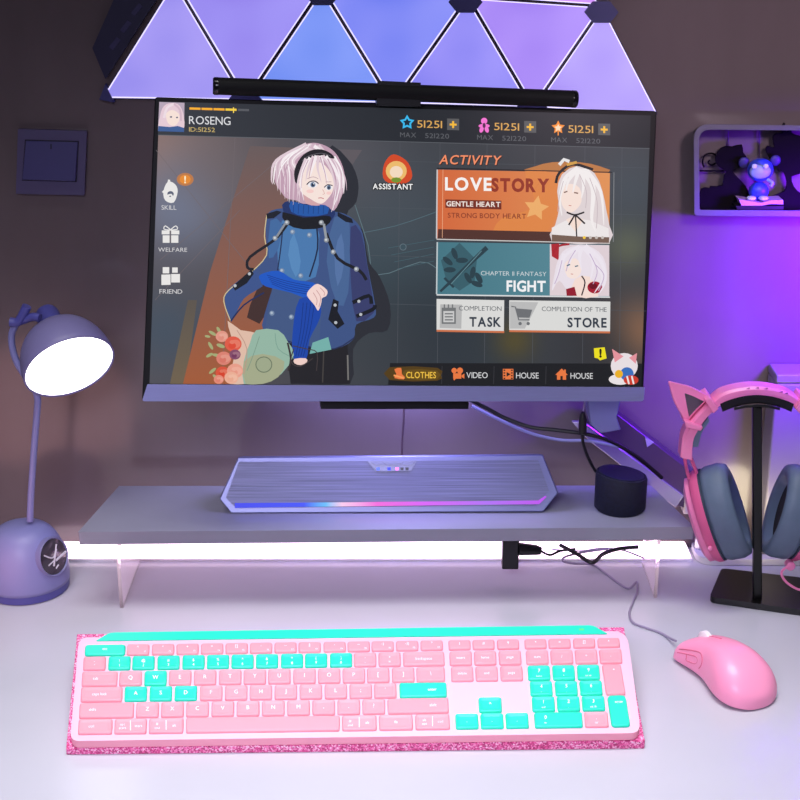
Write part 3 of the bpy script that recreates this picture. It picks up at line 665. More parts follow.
# ================================================================== HEADSET
pk = mat('pink_plastic', (236, 130, 178), .34, coat=.2); pk2 = mat('deep_pink_plastic', (214, 92, 142), .38)
grey = mat('grey_leatherette', (92, 108, 130), .5, var=.06, scale=80, bump=.1); dk = mat('dark_foam', (22, 20, 26), .9)
hd_ = empty('headset', onY(757, 397, HY), 'pink cat-ear gaming headset with grey cushions hanging on the black stand', 'headset')
def mir(p, s): return (p if s < 0 else (1514-p[0], p[1]))
outer_ = [(681, 458), (683, 439), (688, 427), (698, 414.5), (710, 404), (722, 394), (739, 389), (757, 387.2)]
inner_ = [(692, 460), (693, 442), (697, 432), (704.5, 420.5), (714, 410.5), (725, 402.5), (740, 397.5), (757, 396)]
full_o = outer_+[(1514-x, y) for x, y in outer_[:-1][::-1]]; full_i = inner_+[(1514-x, y) for x, y in inner_[:-1][::-1]]
def band(yo, depth, oi, ii, f0=0., f1=1.):
    O = catmull([V(p) for p in oi], 4); I = catmull([V(p) for p in ii], 4); n = len(O); rings = []
    for k in range(int(f0*(n-1)), int(f1*(n-1))+1):
        o, i = O[k], I[k]
        a_, b_ = onY(o.x, o.y, HY+yo-depth/2), onY(i.x, i.y, HY+yo-depth/2); c_ = V((0, depth, 0))
        m_ = (a_-b_)
        rings.append([b_, b_+m_*.75, a_+c_*.12, a_+c_*.88, b_+m_*.75+c_, b_+c_])
    return rings
obj('headband', MB().loft(band(0, .018, full_o, full_i)), pk, hd_, smooth=True)
pi = [(x, y+1.5) for x, y in [(720, 403), (728, 399.5), (742, 395.5), (757, 394), (772, 395.5), (786, 399.5), (794, 403)]]
po = [(722.5, 412), (731, 408.5), (744, 404.8), (757, 403.4), (770, 404.8), (783, 408.5), (791.5, 412)]
pad = MB(); O = catmull([V(p) for p in pi], 4); I = catmull([V(p) for p in po], 4)
pad.loft([[onY(I[k].x, I[k].y-2, HY-.0095), onY(O[k].x, O[k].y-.5, HY-.0108), onY(O[k].x, O[k].y-.5, HY+.0108), onY(I[k].x, I[k].y-2, HY+.0095), onY(I[k].x, I[k].y, HY+.006), onY(I[k].x, I[k].y, HY-.006)] for k in range(len(O))])
obj('head_pad', pad, dk, hd_, smooth=True)
# small imprint on the band
for k, (x, y) in enumerate(((748, 388), (757, 387.5), (766, 388.2), (781, 391.5), (786, 393))):
    obj('imprint', MB().prism([onY(x-2, y+.8, HY-.0111), onY(x+2, y+1, HY-.0111), onY(x+1.4, y-.6, HY-.0111)], (0, -.0003, 0)), mat('imprint_rose', (150, 70, 120), .4), hd_)
def cup(s):
    sg = -1 if s < 0 else 1
    # grey inlay of the slider, seen inside the band
    gi = [mir(p, s) for p in ((692.5, 447), (694, 438), (698, 430), (708, 418), (710, 421), (702, 432), (698, 447))]
    obj('band_inlay', MB().prism([onY(x, y, HY-.0075) for x, y in gi], (0, .015, 0)), grey, hd_)
    for pth in ([(684.5, 455), (686, 466), (689, 478), (693, 485)], [(690.5, 457), (694, 466), (696.5, 474), (695, 485)]):
        obj('yoke_arm', MB().tube([onY(*mir(p, s), HY) for p in pth], .0016, n=8), pk2, hd_, smooth=True)
    # cup frame
    u = lambda p: onY(*mir(p, s), HY)
    top_, bot_ = u((709.5, 467)), u((739.5, 556))
    C = (top_+bot_)/2; L = (top_-bot_)/2; hl = L.length; L.normalize()
    S_ = V((sg*(.22 if s < 0 else -.06), -.93, -.05)); S_ = (S_-L*S_.dot(L)).normalized(); N = L.cross(S_).normalized()
    if N.x*sg < 0: N = -N           # N points away from the head side
    def ring(d, a_, b_, up=0., n=40):
        return [C+N*d+L*(hl*a_*math.cos(t)+up)+S_*(.031*b_*math.sin(t)) for t in [2*PI*i/n for i in range(n)]]
    obj('ear_cushion', MB().loft([ring(-.006, .62, .60), ring(-.0125, .70, .68), ring(-.014, .84, .82), ring(-.0125, .95, .94), ring(-.006, 1., 1.), ring(.006, .99, .99), ring(.0105, .95, .94)]), grey, hd_, smooth=2)
    obj('inner_mesh', MB().loft([ring(-.0061, .64, .62), ring(-.0050, .6, .58)]), dk, hd_, smooth=True)
    obj('seam', MB().loft([ring(.0105, .97, .97), ring(.0122, .97, .97)]), mat('navy_seam', (40, 52, 72), .5), hd_, smooth=True)
    obj('shell', MB().loft([ring(.0122, .98, .98), ring(.0165, .98, .98), ring(.0205, .93, .92), ring(.0215, .88, .86)]), pk2, hd_, smooth=True)
    obj('outer_cover', MB().loft([ring(.0205, .90, .80, -.002), ring(.0255, .90, .78, -.002), ring(.0285, .76, .66, -.003), ring(.030, .5, .44, -.004)]), pk, hd_, smooth=True)
    kb = C+N*.0175+L*(-hl*.35)-S_*(-.0295)
    obj('knob', MB().lathe(kb, S_, [(.0019, -.001), (.0019, .0022), (.0014, .003)], n=16), pk, hd_, smooth=True)
    # cat ear frame
    er = [mir(p, s) for p in ((667.5, 380.5), (691, 386), (711, 397), (698, 410), (686, 424), (673, 401))]; hole = [mir(p, s) for p in ((684.5, 393), (703.5, 401), (696, 408.5), (689, 416))]
    E = rounded([V(p) for p in er], [3, 6, 1.5, 0, 1.5, 6], 4); H = rounded([V(p) for p in hole], [1.2, 1.2, 0, 1.2], 4)
    hole6 = [mir(p, s) for p in ((684.5, 393), (694, 396.5), (704, 401.5), (696, 409), (689, 417), (686.5, 404))]; H = rounded([V(p) for p in hole6], [1.2, 2, 1, 0, 1, 2], 4)
    m = MB(); n = len(E); dy = .0055
    def rg(P, yy, k=0.):
        cx_ = sum(p.x for p in P)/len(P); cy_ = sum(p.y for p in P)/len(P)
        return [onY(p.x+(cx_-p.x)*k, p.y+(cy_-p.y)*k, HY+yy) for p in P]
    m.loft([rg(H, -dy), rg(E, -dy, .07), rg(E, -dy+.0018), rg(E, dy-.0018), rg(E, dy, .07), rg(H, dy)], close=True)
    ear = obj('cat_ear', m, pk, hd_, smooth=True)
    obj('ear_insert', MB().prism(rg(H, -.001), (0, .002, 0)), mat('grey_insert', (96, 88, 104), .5), ear)
    for a_, b_, c_, d__ in (((684.5, 421), (703.5, 427.5), (701, 431.5), (686, 428)), ((705, 400.5), (710.5, 397.5), (719, 409), (713.5, 414))):
        obj('ear_clip', MB().prism([onY(*mir(p, s), HY-.0128) for p in (a_, b_, c_, d__)], (0, .0256, 0)), pk, hd_, bevel=.001)
cup(-1); cup(1)
mk = [onY(x, y, HY-.02) for x, y in ((789, 566), (782, 571), (783, 578), (790, 585), (801, 590), (815, 588))]
obj('cable_loop', MB().tube(mk, .0012, n=8), pk, hd_, smooth=True)
obj('cable_boss', MB().lathe(onY(790, 565, HY-.017), (0, -1, 0), [(.0042, -.004), (.0042, .003), (.003, .004)], n=20), pk, hd_, smooth=True)

# ================================================================== DESK LAMP
lam = mat('lilac_plastic', (128, 130, 182), .42)
L0 = onZ(27, 607, 0); R0 = .0405; LC = V((onY(25, 560, L0.y+R0).x, L0.y+R0, 0))
lp = empty('desk_lamp', LC, 'lilac round-based desk lamp with a glowing bowl shade, left of the riser shelf', 'lamp')
prof = [(R0*.90, 0), (R0*.97, .001), (R0*.985, .0085)]
obj('foot_ring', MB().lathe(LC, (0, 0, 1), prof, n=48), mat('deep_lilac', (78, 78, 150), .4), lp, smooth=True)
H0 = .066
prof = [(R0*.99, .0085)]+[(R0*1.0*math.cos(t)**.62, .012+(H0-.012)*math.sin(t)) for t in [PI/2*i/14 for i in range(0, 14)]]+[(.002, H0)]
obj('base', MB().lathe(LC, (0, 0, 1), prof, n=48), lam, lp, smooth=2)
# round window in the base with little rocket picture behind it
wc = onY(56, 555, LC.y-.020); wn = (V((.84, -.47, .22))).normalized()
WP_u = wn.cross(V((0, 0, 1))).normalized()*-1; WP_v = WP_u.cross(wn)*-1
if WP_v.z < 0: WP_v = -WP_v
wc = V((LC.x, LC.y, .0405))+V((wn.x, wn.y, 0)).normalized()*(R0*.895)
wl = MB().loft([[wc+wn*h+WP_u*(.0185*k*math.cos(t))+WP_v*(.0185*k*math.sin(t)) for t in [2*PI*i/32 for i in range(32)]] for k, h in ((1.0, -.012), (1.0, .0008), (.97, .0014), (.94, .001), (.92, .0003))])
rim = obj('window_rim', wl, mat('lilac_rim', (120, 120, 165), .3), lp, smooth=True)
obj('window_disc', MB().loft([[wc+wn*h+WP_u*(.0172*k*math.cos(t))+WP_v*(.0172*k*math.sin(t)) for t in [2*PI*i/32 for i in range(32)]] for k, h in ((1., .0002), (.8, .0012), (.3, .0018))]), mat('smoky_window', (48, 44, 56), .08, spec=.7, coat=.5), rim, smooth=True)
orn = MB()
for pts_, w in (([(-.012, .006), (-.002, .000), (.006, .010)], .0016), ([(-.004, -.008), (.0, .0), (.004, .006)], .0022), ([(-.010, -.005), (-.002, -.003)], .0014), ([(0, -.004), (.015, -.001)], .0024), ([(-.002, -.011), (.002, -.009)], .0016)):
    orn.tube([wc+WP_u*a_+WP_v*b_+wn*.0016 for a_, b_ in pts_], w*.5, n=6)
obj('window_figure', orn, mat('pale_figure', (206, 202, 214), .4), rim, smooth=True)
tk = [LC+V((.006, -.016, 0))+V((.0032*math.cos(t), .0032*math.sin(t), 0)) for t in [2*PI*i/16 for i in range(16)]]
ty = H0-.0042
obj('touch_mark', MB().tube([V((p.x, p.y, ty+(p.y-LC.y+.016)*.28)) for p in tk], .0004, n=5, smooth=1, closed=True), mat('dark_lilac', (70, 72, 120), .4), lp)
LY = LC.y
stp = [(30, 521), (31, 495), (34, 450), (37, 412), (37.5, 398), (33, 386), (24, 374), (16, 360), (12, 345), (12, 333), (16, 324)]
obj('stem', MB().tube([onY(x, y, LY) for x, y in stp], .0031, n=14), lam, lp, smooth=True)
# shade: axis points down, right and toward the camera
cx_, cy_ = V((1, 0, 0)), V((0, math.sin(PITCH), math.cos(PITCH))); cz_ = V((0, -math.cos(PITCH), math.sin(PITCH)))
n_ = (cx_*.427-cy_*.770+cz_*.474).normalized()
SCn = onY(69.5, 367, LY-.012); RS = 47*(SCn-CAM).dot(V((0, math.cos(PITCH), -math.sin(PITCH))))/F
out = [(RS*math.cos(t)**.8, -.048*math.sin(t)) for t in [PI/2*i/14 for i in range(0, 13)]]
inn = [(r*.955, h*.93+.0006) for r, h in out[::-1]]
outp = out
shd = obj('shade', MB().lathe(SCn, n_, [(RS*.955, .0), (RS*.985, .0008), (RS, 0)]+outp[1:]+[(.004, -.0478)], n=56, cap=False), mat('lilac_shade', (122, 116, 160), .45), lp, smooth=2)
obj('light_disc', MB().lathe(SCn, n_, [(RS*.965, -.0012), (RS*.95, -.0004), (.002, -.0002)], n=56), mat('lamp_glow', (255, 252, 255), .3, emit=(252, 250, 255), es=3.2), shd, smooth=True)
obj('neck', MB().lathe(SCn-n_*.044+V((-.0, 0, 0)), -n_, [(.0125, 0), (.0118, .004), (.0106, .020), (.0088, .0235), (.004, .024)], n=32), mat('deep_lilac', (92, 94, 165)), lp, smooth=True)
j1, j2 = onY(11.5, 324, LY), onY(27, 305, LY)
obj('hinge_lever', MB().tube([onY(10, 322, LY-.004), onY(19, 321, LY-.004), onY(27, 306, LY-.004)], .0042, n=14), mat('deep_lilac', (92, 94, 165)), lp, smooth=True)
obj('hinge_pin', MB().tube([onY(18, 322, LY-.002), onY(32, 317, LY-.004), onY(40, 318, LY-.006)], .0038, n=14), mat('deep_lilac', (92, 94, 165)), lp, smooth=True)

# ================================================================== KEYBOARD
T = math.radians(12); kn = V((0, -math.sin(T), math.cos(T)))
KW = Plane(onZ(355, 745, .0062), kn)               # top face of the glitter wedge
KP = Plane(KW.P+kn*.0075, kn)                      # top face of the key frame
pad_m = glitter()
qt = [KW(66, 749), KW(645, 741), KW(624, 627), KW(77, 634)]
m = MB(); bot = [V((p.x, p.y, 0)) for p in qt]
m.add(qt+bot, [[0, 1, 2, 3], [7, 6, 5, 4], [0, 4, 5, 1], [1, 5, 6, 2], [2, 6, 7, 3], [3, 7, 4, 0]])
obj('keyboard_stand', m, pad_m, loc=(qt[0]+qt[1])/2*1.0-V((0, 0, (qt[0].z+qt[1].z)/2)), label='pink glitter wedge stand under the pink keyboard', cat='keyboard stand', bevel=.0006)
kb = empty('keyboard', KW(355, 700), 'full-size pink keyboard with scattered turquoise keys on the glitter stand', 'keyboard')
fr = rounded([V((79, 637.5)), V((627, 631)), V((641, 733)), V((70, 741))], [9, 14, 11, 9], 6)
fp = [KP(p.x, p.y) for p in fr]
frm = mat('pale_pink_frame', (240, 190, 212), .4); side = mat('salmon_pink_side', (250, 165, 185), .45)
obj('frame', MB().prism([p-kn*.0073 for p in fp], kn*.0073, 1, 0), [frm, side], kb)
teal = mat('turquoise_plastic', (34, 226, 188), .4); keyp = mat('pink_key', (248, 156, 170), .42); leg_m = mat('white_legend', (255, 240, 246), .5, emit=(255, 240, 246), es=.25)
bar = rounded([V((96, 641.5)), V((110, 633.3)), V((593, 626)), V((607.5, 634.5))], [1, 5, 5, 1], 4)
obj('battery_bar', MB().prism([KP(p.x, p.y, -.006) for p in bar], kn*.0069), teal, kb, bevel=.0008)
obj('indicator_light', MB().prism([KP(x, y, .0008) for x, y in ((579, 629.6), (584, 629.5), (584, 631.2), (579, 631.3))], kn*.0003), mat('green_indicator', (90, 240, 120), .4, emit=(90, 240, 120), es=.4), kb)
RY = [((646, 656.5), (639, 648)), ((657.8, 671), (650, 664)), ((672.8, 687), (665.5, 680)), ((688.2, 702.6), (681.3, 695.6)), ((704.2, 719), (696.5, 711.2)), ((720.3, 735), (712.5, 727.6))]
def ry(r, x):
    (a0_, a1_), (b0_, b1_) = RY[r]; t = (x-100)/530.
    return a0_+(b0_-a0_)*t, a1_+(b1_-a1_)*t
def key(r, x0, x1, leg='', tl=False, r2=None, sub=None, rad=2., side_=None):
    xa = (x0+x1)/2
    y0a, y1a = ry(r, x0); y0b, y1b = ry(r, x1)
    if r2 is not None: y1a = ry(r2, x0)[1]; y1b = ry(r2, x1)[1]
    sk = .11*(xa-355)/290+.01       # rows lean outward to the right
    hh = (y1a-y0a)
    dx = 0.0
    if r2 is not None: dx = 5.
    P = [V((x0+dx*.9, y1a)), V((x1+0., y1b)), V((x1-dx, y0b)), V((x0, y0a))]
    if r2 is None:
        s2 = hh*.045*(xa-300)/300
        P = [V((x0+s2, y1a)), V((x1+s2, y1b)), V((x1-s2, y0b)), V((x0-s2, y0a))]
    B_ = rounded(P, rad, 3); c = sum(B_, V((0, 0)))/len(B_)
    def rg(k, off, lift=0.):
        w2 = (x1-x0)/2; h2 = hh/2
        return [KP(c.x+(p.x-c.x)*(1-k/w2), c.y+(p.y-c.y)*(1-k/h2)-lift, off) for p in B_]
    m = MB(); m.loft([rg(-.1, .0001), rg(0, .0010), rg(.5, .0019), rg(1.2, .0022)], cap=False)
    R3 = rg(1.2, .0022)
    if r2 is None and x1-x0 < 45 and r > 0:      # scooped top
        R4 = rg(3.6, .00165); n = len(R3)
        m.loft([R3, R4], cap=False); m.add(R4, [list(range(n))])
        off = .0018
    else: m.add(R3, [list(range(len(R3)))]); off = .0023
    def put(s_, px, py, h, w=None):
        vs, fs = text2d(s_, w, h, .0, align='c')
        sl = (ry(r, 630)[0]-ry(r, 100)[0])/530
        m.add([KP(px+a_, py-b_+sl*a_, off+.00012) for a_, b_ in vs], fs, 1)
    cyy = (ry(r, xa)[0]+ry(r, xa)[1])/2
    if leg:
        for ln in leg if isinstance(leg, list) else [(leg, 0, 1.6, 4. if len(leg) == 1 else 2.6)]:
            put(ln[0], xa+ln[1], cyy+ln[2], ln[3], None if len(ln) < 5 else ln[4])
    if sub:
        m.add([KP(xa-.3, y, off+.0001) for y in (cyy-5,)]+[KP(xa+.3, cyy-5, off+.0001), KP(xa+.3, cyy+5, off+.0001), KP(xa-.3, cyy+5, off+.0001)], [[3, 2, 1, 0]], 1)
    o = obj('key', m, [teal if tl else keyp, leg_m], kb, smooth=True)
    if tl: o['label'] = 'turquoise key'
X0 = [127, 152, 176.5, 201, 225.5, 250, 274.5, 298.5, 323.5, 347.5, 371.5, 396, 420.5]
key(0, 85, 125.5, [('esc', 0, 1, 2.8)], True, rad=3)
for i, x in enumerate(X0): key(0, x, x+22.3, [(('*', '*', '+', '=', '[]', '-', '--', '||', '-', '--', '-)', '-))', '*')[i], 0, 0, 2.8), ('F%d' % (i+1), 7, 3.6, 1.6)])
for x, l in ((448.5, '1'), (472.5, '#'), (497, '9'), (524.5, '*'), (548.5, '='), (573, '[]'), (597.5, '^')): key(0, x, x+22, [(l, 0, 1., 2.8)])
x1s = [83.5, 108.5, 132.5, 157.5, 182.5, 207, 231.5, 256, 281, 305, 330, 354, 378.5]
for i, (x, l) in enumerate(zip(x1s, ['~`', '!1', '@2', '#3', '$4', '%5', '^6', '&7', '*8', '(9', ')0', '--', '+='])):
    key(1, x, x+22.2, [(l[0].replace('~', '-').replace('`', "'"), 0, -.3, 2.8), (l[1].replace('`', "'"), 0, 4.3, 2.8)], 1 <= i <= 10)
key(1, 403, 444.5, [('backspace', 0, 1.6, 2.8)])
for x, l in ((449.5, 'insert'), (474, 'home'), (498.8, 'page')): key(1, x, x+22.3, [(l, 0, 1.2, 2.6)])
for x, l in ((526, 'num'), (550.5, '/'), (575, '*'), (599.5, '-')): key(1, x, x+22.3, [(l, 0, 1.4, 2.8)])
key(2, 82, 117.5, [('tab', -4, 1.6, 2.8)])
for x, l in zip([119.5, 144.5, 169, 194, 219, 243.7, 268.2, 293.3, 318, 342.6, 367, 392], 'QWERTYUIOP[]'): key(2, x, x+22.4, l, l == 'W')
key(2, 416.5, 444.8, '\\')
for x, l in ((451, 'delete'), (475.5, 'end'), (500.3, 'page')): key(2, x, x+22.3, [(l, 0, 1.2, 2.6)])
for x, l, s_ in ((527.8, '7', 'home'), (552.5, '8', '^'), (577.2, '9', 'pg up')): key(2, x, x+22.3, [(l, 0, 0., 3.6), (s_, 0, 4.6, 1.9)], True)
key(2, 601.7, 625.5, [('+', 0, 0, 3)], r2=3)
key(3, 81, 122.5, [('caps lock', -2, 1.6, 2.8)])
for x, l in zip([124.6, 149.7, 174.7, 200, 225, 249.7, 274.6, 299.6, 324.6, 349.5, 374], "ASDFGHJKL;'"): key(3, x, x+22.5, l, l in 'ASD')
key(3, 399.5, 446.7, [('enter', 9, 1.6, 2.8)], True)
for x, l, s_ in ((530, '4', '-'), (555, '5', '.'), (579.8, '6', '-')): key(3, x, x+22.4, [(l, 0, 0., 3.6), (s_, 0, 4.6, 1.9)], True)
key(4, 79.5, 134, [('shift', -14, 1.6, 2.8)])
for x, l in zip([136.2, 161.2, 186.2, 211.5, 236.7, 262, 287.2, 312.4, 337.4, 362.4], "ZXCVBNM,.?"): key(4, x, x+22.7, l)
key(4, 387.5, 448.5, [('shift', 15, 1.6, 2.8)])
key(4, 478.7, 501.6, '^', True)
for x, l, s_ in ((532, '1', 'end'), (557, '2', '.'), (582, '3', 'pg dn')): key(4, x, x+22.7, [(l, 0, 0., 3.6), (s_, 0, 4.6, 1.9)], True)
key(4, 607, 630.5, [('enter', 0, 1, 2.6)], True, r2=5, rad=4)
key(5, 78.5, 112.5, [('ctrl', -4, 1.6, 2.8)])
key(5, 114.6, 146.8, [('opt', -8, 0, 2.4), ('start', -8, 3.6, 2.4), ('start', 8, 1.6, 2.6)], sub=1)
key(5, 149, 183.6, [('#', -9, 0, 2.8), ('cmd', -9, 4, 2.2), ('alt', 8, 1.6, 2.6)], sub=1)
key(5, 186, 339.8)
key(5, 342, 376.6, [('#', -9, 0, 2.8), ('cmd', -9, 4, 2.2), ('alt', 8, 1.6, 2.6)], sub=1)
key(5, 379, 412.8, [('fn', 0, 1.6, 2.8)])
key(5, 415.3, 449.6, [('alt', -8, 0, 2.4), ('opt', -8, 3.6, 2.4), ('ctrl', 8, 1.6, 2.6)], sub=1)
for x in (455.5, 480.6, 505.7): key(5, x, x+22.8, '.', True)
key(5, 534.4, 582.4, [('0', -13, 0, 3.6), ('ins', -13, 4.6, 1.9)], True)
key(5, 584.6, 608, [('.', 0, .4, 3.6), ('del', 0, 4.6, 1.9)])

# ================================================================== MOUSE
pmm = mat('soft_pink_shell', (255, 158, 196), .38, coat=.15)
mA, mB = onZ(692, 655, 0), onZ(757, 707, 0)      # cable end and palm end
ms = empty('mouse', (mA+mB)/2, 'pink ergonomic computer mouse on the desk right of the keyboard', 'mouse')
ax = (mB-mA); mA = mA-ax*.0; ln = ax.length; ax.normalize(); sdv = V((-ax.y, ax.x, 0))
if sdv.y < 0: sdv = -sdv     # away side
def mring(t, wl, wr, h, zb=.001, n=36, pw=.62, low=.18, skew=0.):
    """cross-section: flattened dome standing on the desk; wl near side, wr far side"""
    P = []
    for i in range(n):
        a_ = 2*PI*i/n; cs_, sn_ = math.cos(a_), math.sin(a_)
        w = (wr if cs_ > 0 else wl)*math.copysign(abs(cs_)**pw, cs_)
        z = zb+h*low+(h*(1-low)*abs(sn_)**1.0 if sn_ > 0 else -h*low*abs(sn_)**.7)
        P.append(mA+ax*(ln*t)+sdv*(w+skew*max(0, sn_))+V((0, 0, z)))
    return P
ML = 1.0
rings = [mring(-.005, .019, .019, .013, pw=.5), mring(.02, .0215, .0215, .017, pw=.5), mring(.10, .0220, .0225, .0225), mring(.22, .0205, .0225, .0275), mring(.36, .0190, .0225, .0325),
         mring(.50, .0205, .0240, .0355), mring(.64, .0250, .0272, .036), mring(.78, .0275, .0290, .032), mring(.90, .0262, .0272, .0255), mring(.985, .0205, .0205, .018), mring(1.04, .0125, .012, .012), mring(1.055, .004, .004, .008)]
body = obj('shell', MB().loft(rings), pmm, ms, smooth=2)
sub = body.modifiers.new('sub', 'SUBSURF'); sub.levels = 1; sub.render_levels = 2
def surf(t, a_, k=1.01):
    """a point on the shell: t along, a_ angle in degrees (0 far side, 90 top, 180 near side)"""
    ts = [-.005, .02, .10, .22, .36, .50, .64, .78, .90, .985, 1.04, 1.055]
    for i in range(len(ts)-1):
        if ts[i] <= t <= ts[i+1]: break
    f = (t-ts[i])/(ts[i+1]-ts[i]); x = (a_ % 360)/10.; j = int(x) % 36; g = x-int(x)
    A_ = rings[i][j].lerp(rings[i][(j+1) % 36], g); B_ = rings[i+1][j].lerp(rings[i+1][(j+1) % 36], g)
    p = A_.lerp(B_, f); c = mA+ax*(ln*t)+V((0, 0, .010)); return c+(p-c)*k
rose = mat('rose_groove', (226, 110, 140), .5)
obj('side_groove', MB().tube([surf(t, a_, 1.0) for t, a_ in ((.0, 150), (.12, 146), (.25, 142), (.36, 142), (.42, 150), (.43, 162), (.40, 172))], .0006, n=6), rose, ms)
obj('button_groove', MB().tube([surf(t, a_, 1.0) for t, a_ in ((.08, 158), (.20, 155), (.32, 153), (.36, 160), (.33, 168), (.22, 170))], .0005, n=6), rose, ms)
obj('button_split', MB().tube([surf(t, a_, 1.0) for t, a_ in ((.20, 155), (.21, 162), (.21, 169))], .0005, n=6), rose, ms)
obj('finger_seam', MB().tube([surf(t, 88, 1.0) for t in (0, .1, .2, .3, .4)], .0005, n=6), rose, ms)
wc_ = surf(.17, 88, 1.0)-V((0, 0, .0045))
obj('scroll_wheel', MB().lathe(wc_-sdv*.003, sdv, [(.007, 0), (.0085, .001), (.0085, .005), (.007, .006)], n=28), mat('white_rubber', (245, 235, 240), .5), ms, smooth=True)
obj('side_panel', MB().loft([[surf(t, a_, 1.004) for a_ in (124, 112, 100)] for t in (.02, .15, .30, .45, .6)], cap=False), mat('pale_shell', (255, 212, 226), .4), ms, smooth=True) if False else None

# ================================================================== CABLES
def cable(name, pts, r, m, label, cat='cable'):
    return obj(name, MB().tube(pts, r, n=8, smooth=6), m, loc=pts[0], smooth=True, label=label, cat=cat)
gw = mat('grey_cord', (150, 140, 165), .5); bk = mat('black_cord', (18, 17, 20), .45)
z = .0014
cable('mouse_cable', [onZ(676, 641, .007), onZ(669, 637.5, .003), onZ(660, 632.5, z), onZ(647, 628, z), onZ(633, 622.5, z), onZ(629.5, 613, z), onZ(633, 602, z), onZ(637, 592, z), onZ(636.5, 582, .004), onZ(629, 588.5, .003), onZ(619, 583.5, z), onZ(605, 573, z), onZ(592, 564.5, z), onZ(574, 563.5, .004), onZ(563, 561, .0095), onZ(566, 556.5, .0098), onZ(585, 552, .0098), onZ(608, 549, .0098)], .0011, gw, 'thin grey cable curling from the pink mouse to under the riser shelf')
cable('power_cable', [onZ(560, 545, .016), onZ(577, 554, .013), onZ(592, 562.5, .0105), onZ(603, 554, .012), onZ(618, 549, .012), onZ(638, 547, .012)], .0020, bk, 'thick black cable dipping in a V under the riser shelf')
cable('loose_cable', [onZ(552, 549.5, .0098), onZ(580, 551, .0098), onZ(600, 548.5, .0098), onZ(622, 550, .0098), onZ(646, 559, .0098)], .0008, gw, 'thin grey cable lying by the light strip near the right acrylic leg')
SBY = .34
cable('screen_cable', [onY(470, 400, .330), onY(490, 410, .327), onY(505, 418, .325), onY(530, 427, .322), onY(556, 430, .320), onY(585, 434, .318), onY(610, 441, .318), onY(636, 456, .318), onY(662, 478, .322)], .0019, bk, 'black cable sagging from the screen across to the monitor arm')
cable('grey_screen_cable', [onY(472, 406, .345), onY(500, 420, .342), onY(530, 433, .340), onY(560, 440, .338), onY(590, 441, .330), onY(620, 447, .322)], .0016, mat('lilac_cord', (140, 140, 185), .5), 'pale lilac cable running just below the black screen cable')
pl = empty('speaker_cord', onY(583, 435, .33), 'black cord with a fat plug hanging down to the navy smart speaker', 'cord')
obj('connector', MB().lathe(onY(582.5, 434, .31), onY(583, 408, .31)-onY(582.5, 434, .31), [(.002, 0), (.0038, .001), (.0038, .014), (.0028, .018), (.0018, .021)], n=16), bk, pl, smooth=True)
obj('cord', MB().tube([onY(582.5, 434, .31), onY(583, 442, .311), onY(587, 455, .313), onY(594, 469, .314), onY(601, 477, .314), onY(604, 484, .314)], .0015, n=8), bk, pl, smooth=True)
obj('upper_cord', MB().tube([onY(583.2, 411, .31), onY(584.5, 404, .31), onY(586, 394, .312)], .0008, n=8), gw, pl, smooth=True)
cable('hanging_wire', [onY(404, 405, .35), onY(403.6, 425, .352), onY(402, 445, .353), onY(402.5, 462, .353)], .0009, mat('brown_cord', (90, 70, 80), .5), 'thin brownish wire hanging straight down behind the soundbar')
# power adapter hanging below the shelf
pa = empty('power_adapter', onY(511, 544, .30), 'black block adapter with a plug, hung under the right half of the riser shelf', 'adapter')
P0 = onY(511, 547, .30); hgt = (onY(511, 547, .30)-onY(511, 573, .30)).z
obj('block', MB().box((P0.x, .309, SZ0-.0252), (.0155, .016, .050)), black, pa, bevel=.0012)
obj('plug', MB().tube([onY(519, 549, .304), onY(536, 550, .304), onY(541, 551, .304)], [.0062, .0036], n=14, smooth=1), black, pa, smooth=True)
obj('plug_tail', MB().tube([onY(541, 551, .304), onY(550, 555, .306), onY(560, 551, .31), onY(575, 549, .32)], .0012, n=8), black, pa, smooth=True)

# ================================================================== LIGHT PANELS
WF = WY-.004
def wp(x, y, d=0.): return onY(x, y, WY-d)
edge_m = mat('panel_edge', (150, 130, 210), .4, emit=(226, 220, 255), es=1.15)
back_m = mat('panel_back', (40, 34, 70), .5)
def glow(name, c1, c2, es):
    m = bpy.data.materials.new(name); m.use_nodes = True; nt = m.node_tree; b = nt.nodes['Principled BSDF']
    tc = nt.nodes.new('ShaderNodeTexCoord'); nz = nt.nodes.new('ShaderNodeTexNoise'); nz.inputs['Scale'].default_value = 14; nz.inputs['Detail'].default_value = 1
    r = nt.nodes.new('ShaderNodeValToRGB'); r.color_ramp.elements[0].position = .35; r.color_ramp.elements[1].position = .65
    r.color_ramp.elements[0].color = rgb(*c1); r.color_ramp.elements[1].color = rgb(*c2)
    nt.links.new(tc.outputs['Object'], nz.inputs['Vector']); nt.links.new(nz.outputs['Fac'], r.inputs[0]); nt.links.new(r.outputs[0], b.inputs['Emission Color'])
    b.inputs['Emission Strength'].default_value = es; b.inputs['Base Color'].default_value = rgb(60, 60, 70); b.inputs['Roughness'].default_value = .5
    return m
bt = [(100, 99), (246, 101), (393, 104), (533, 108), (660, 116)]; tpv = [(174, -20), (322, -12), (468, -3), (603, 6)]
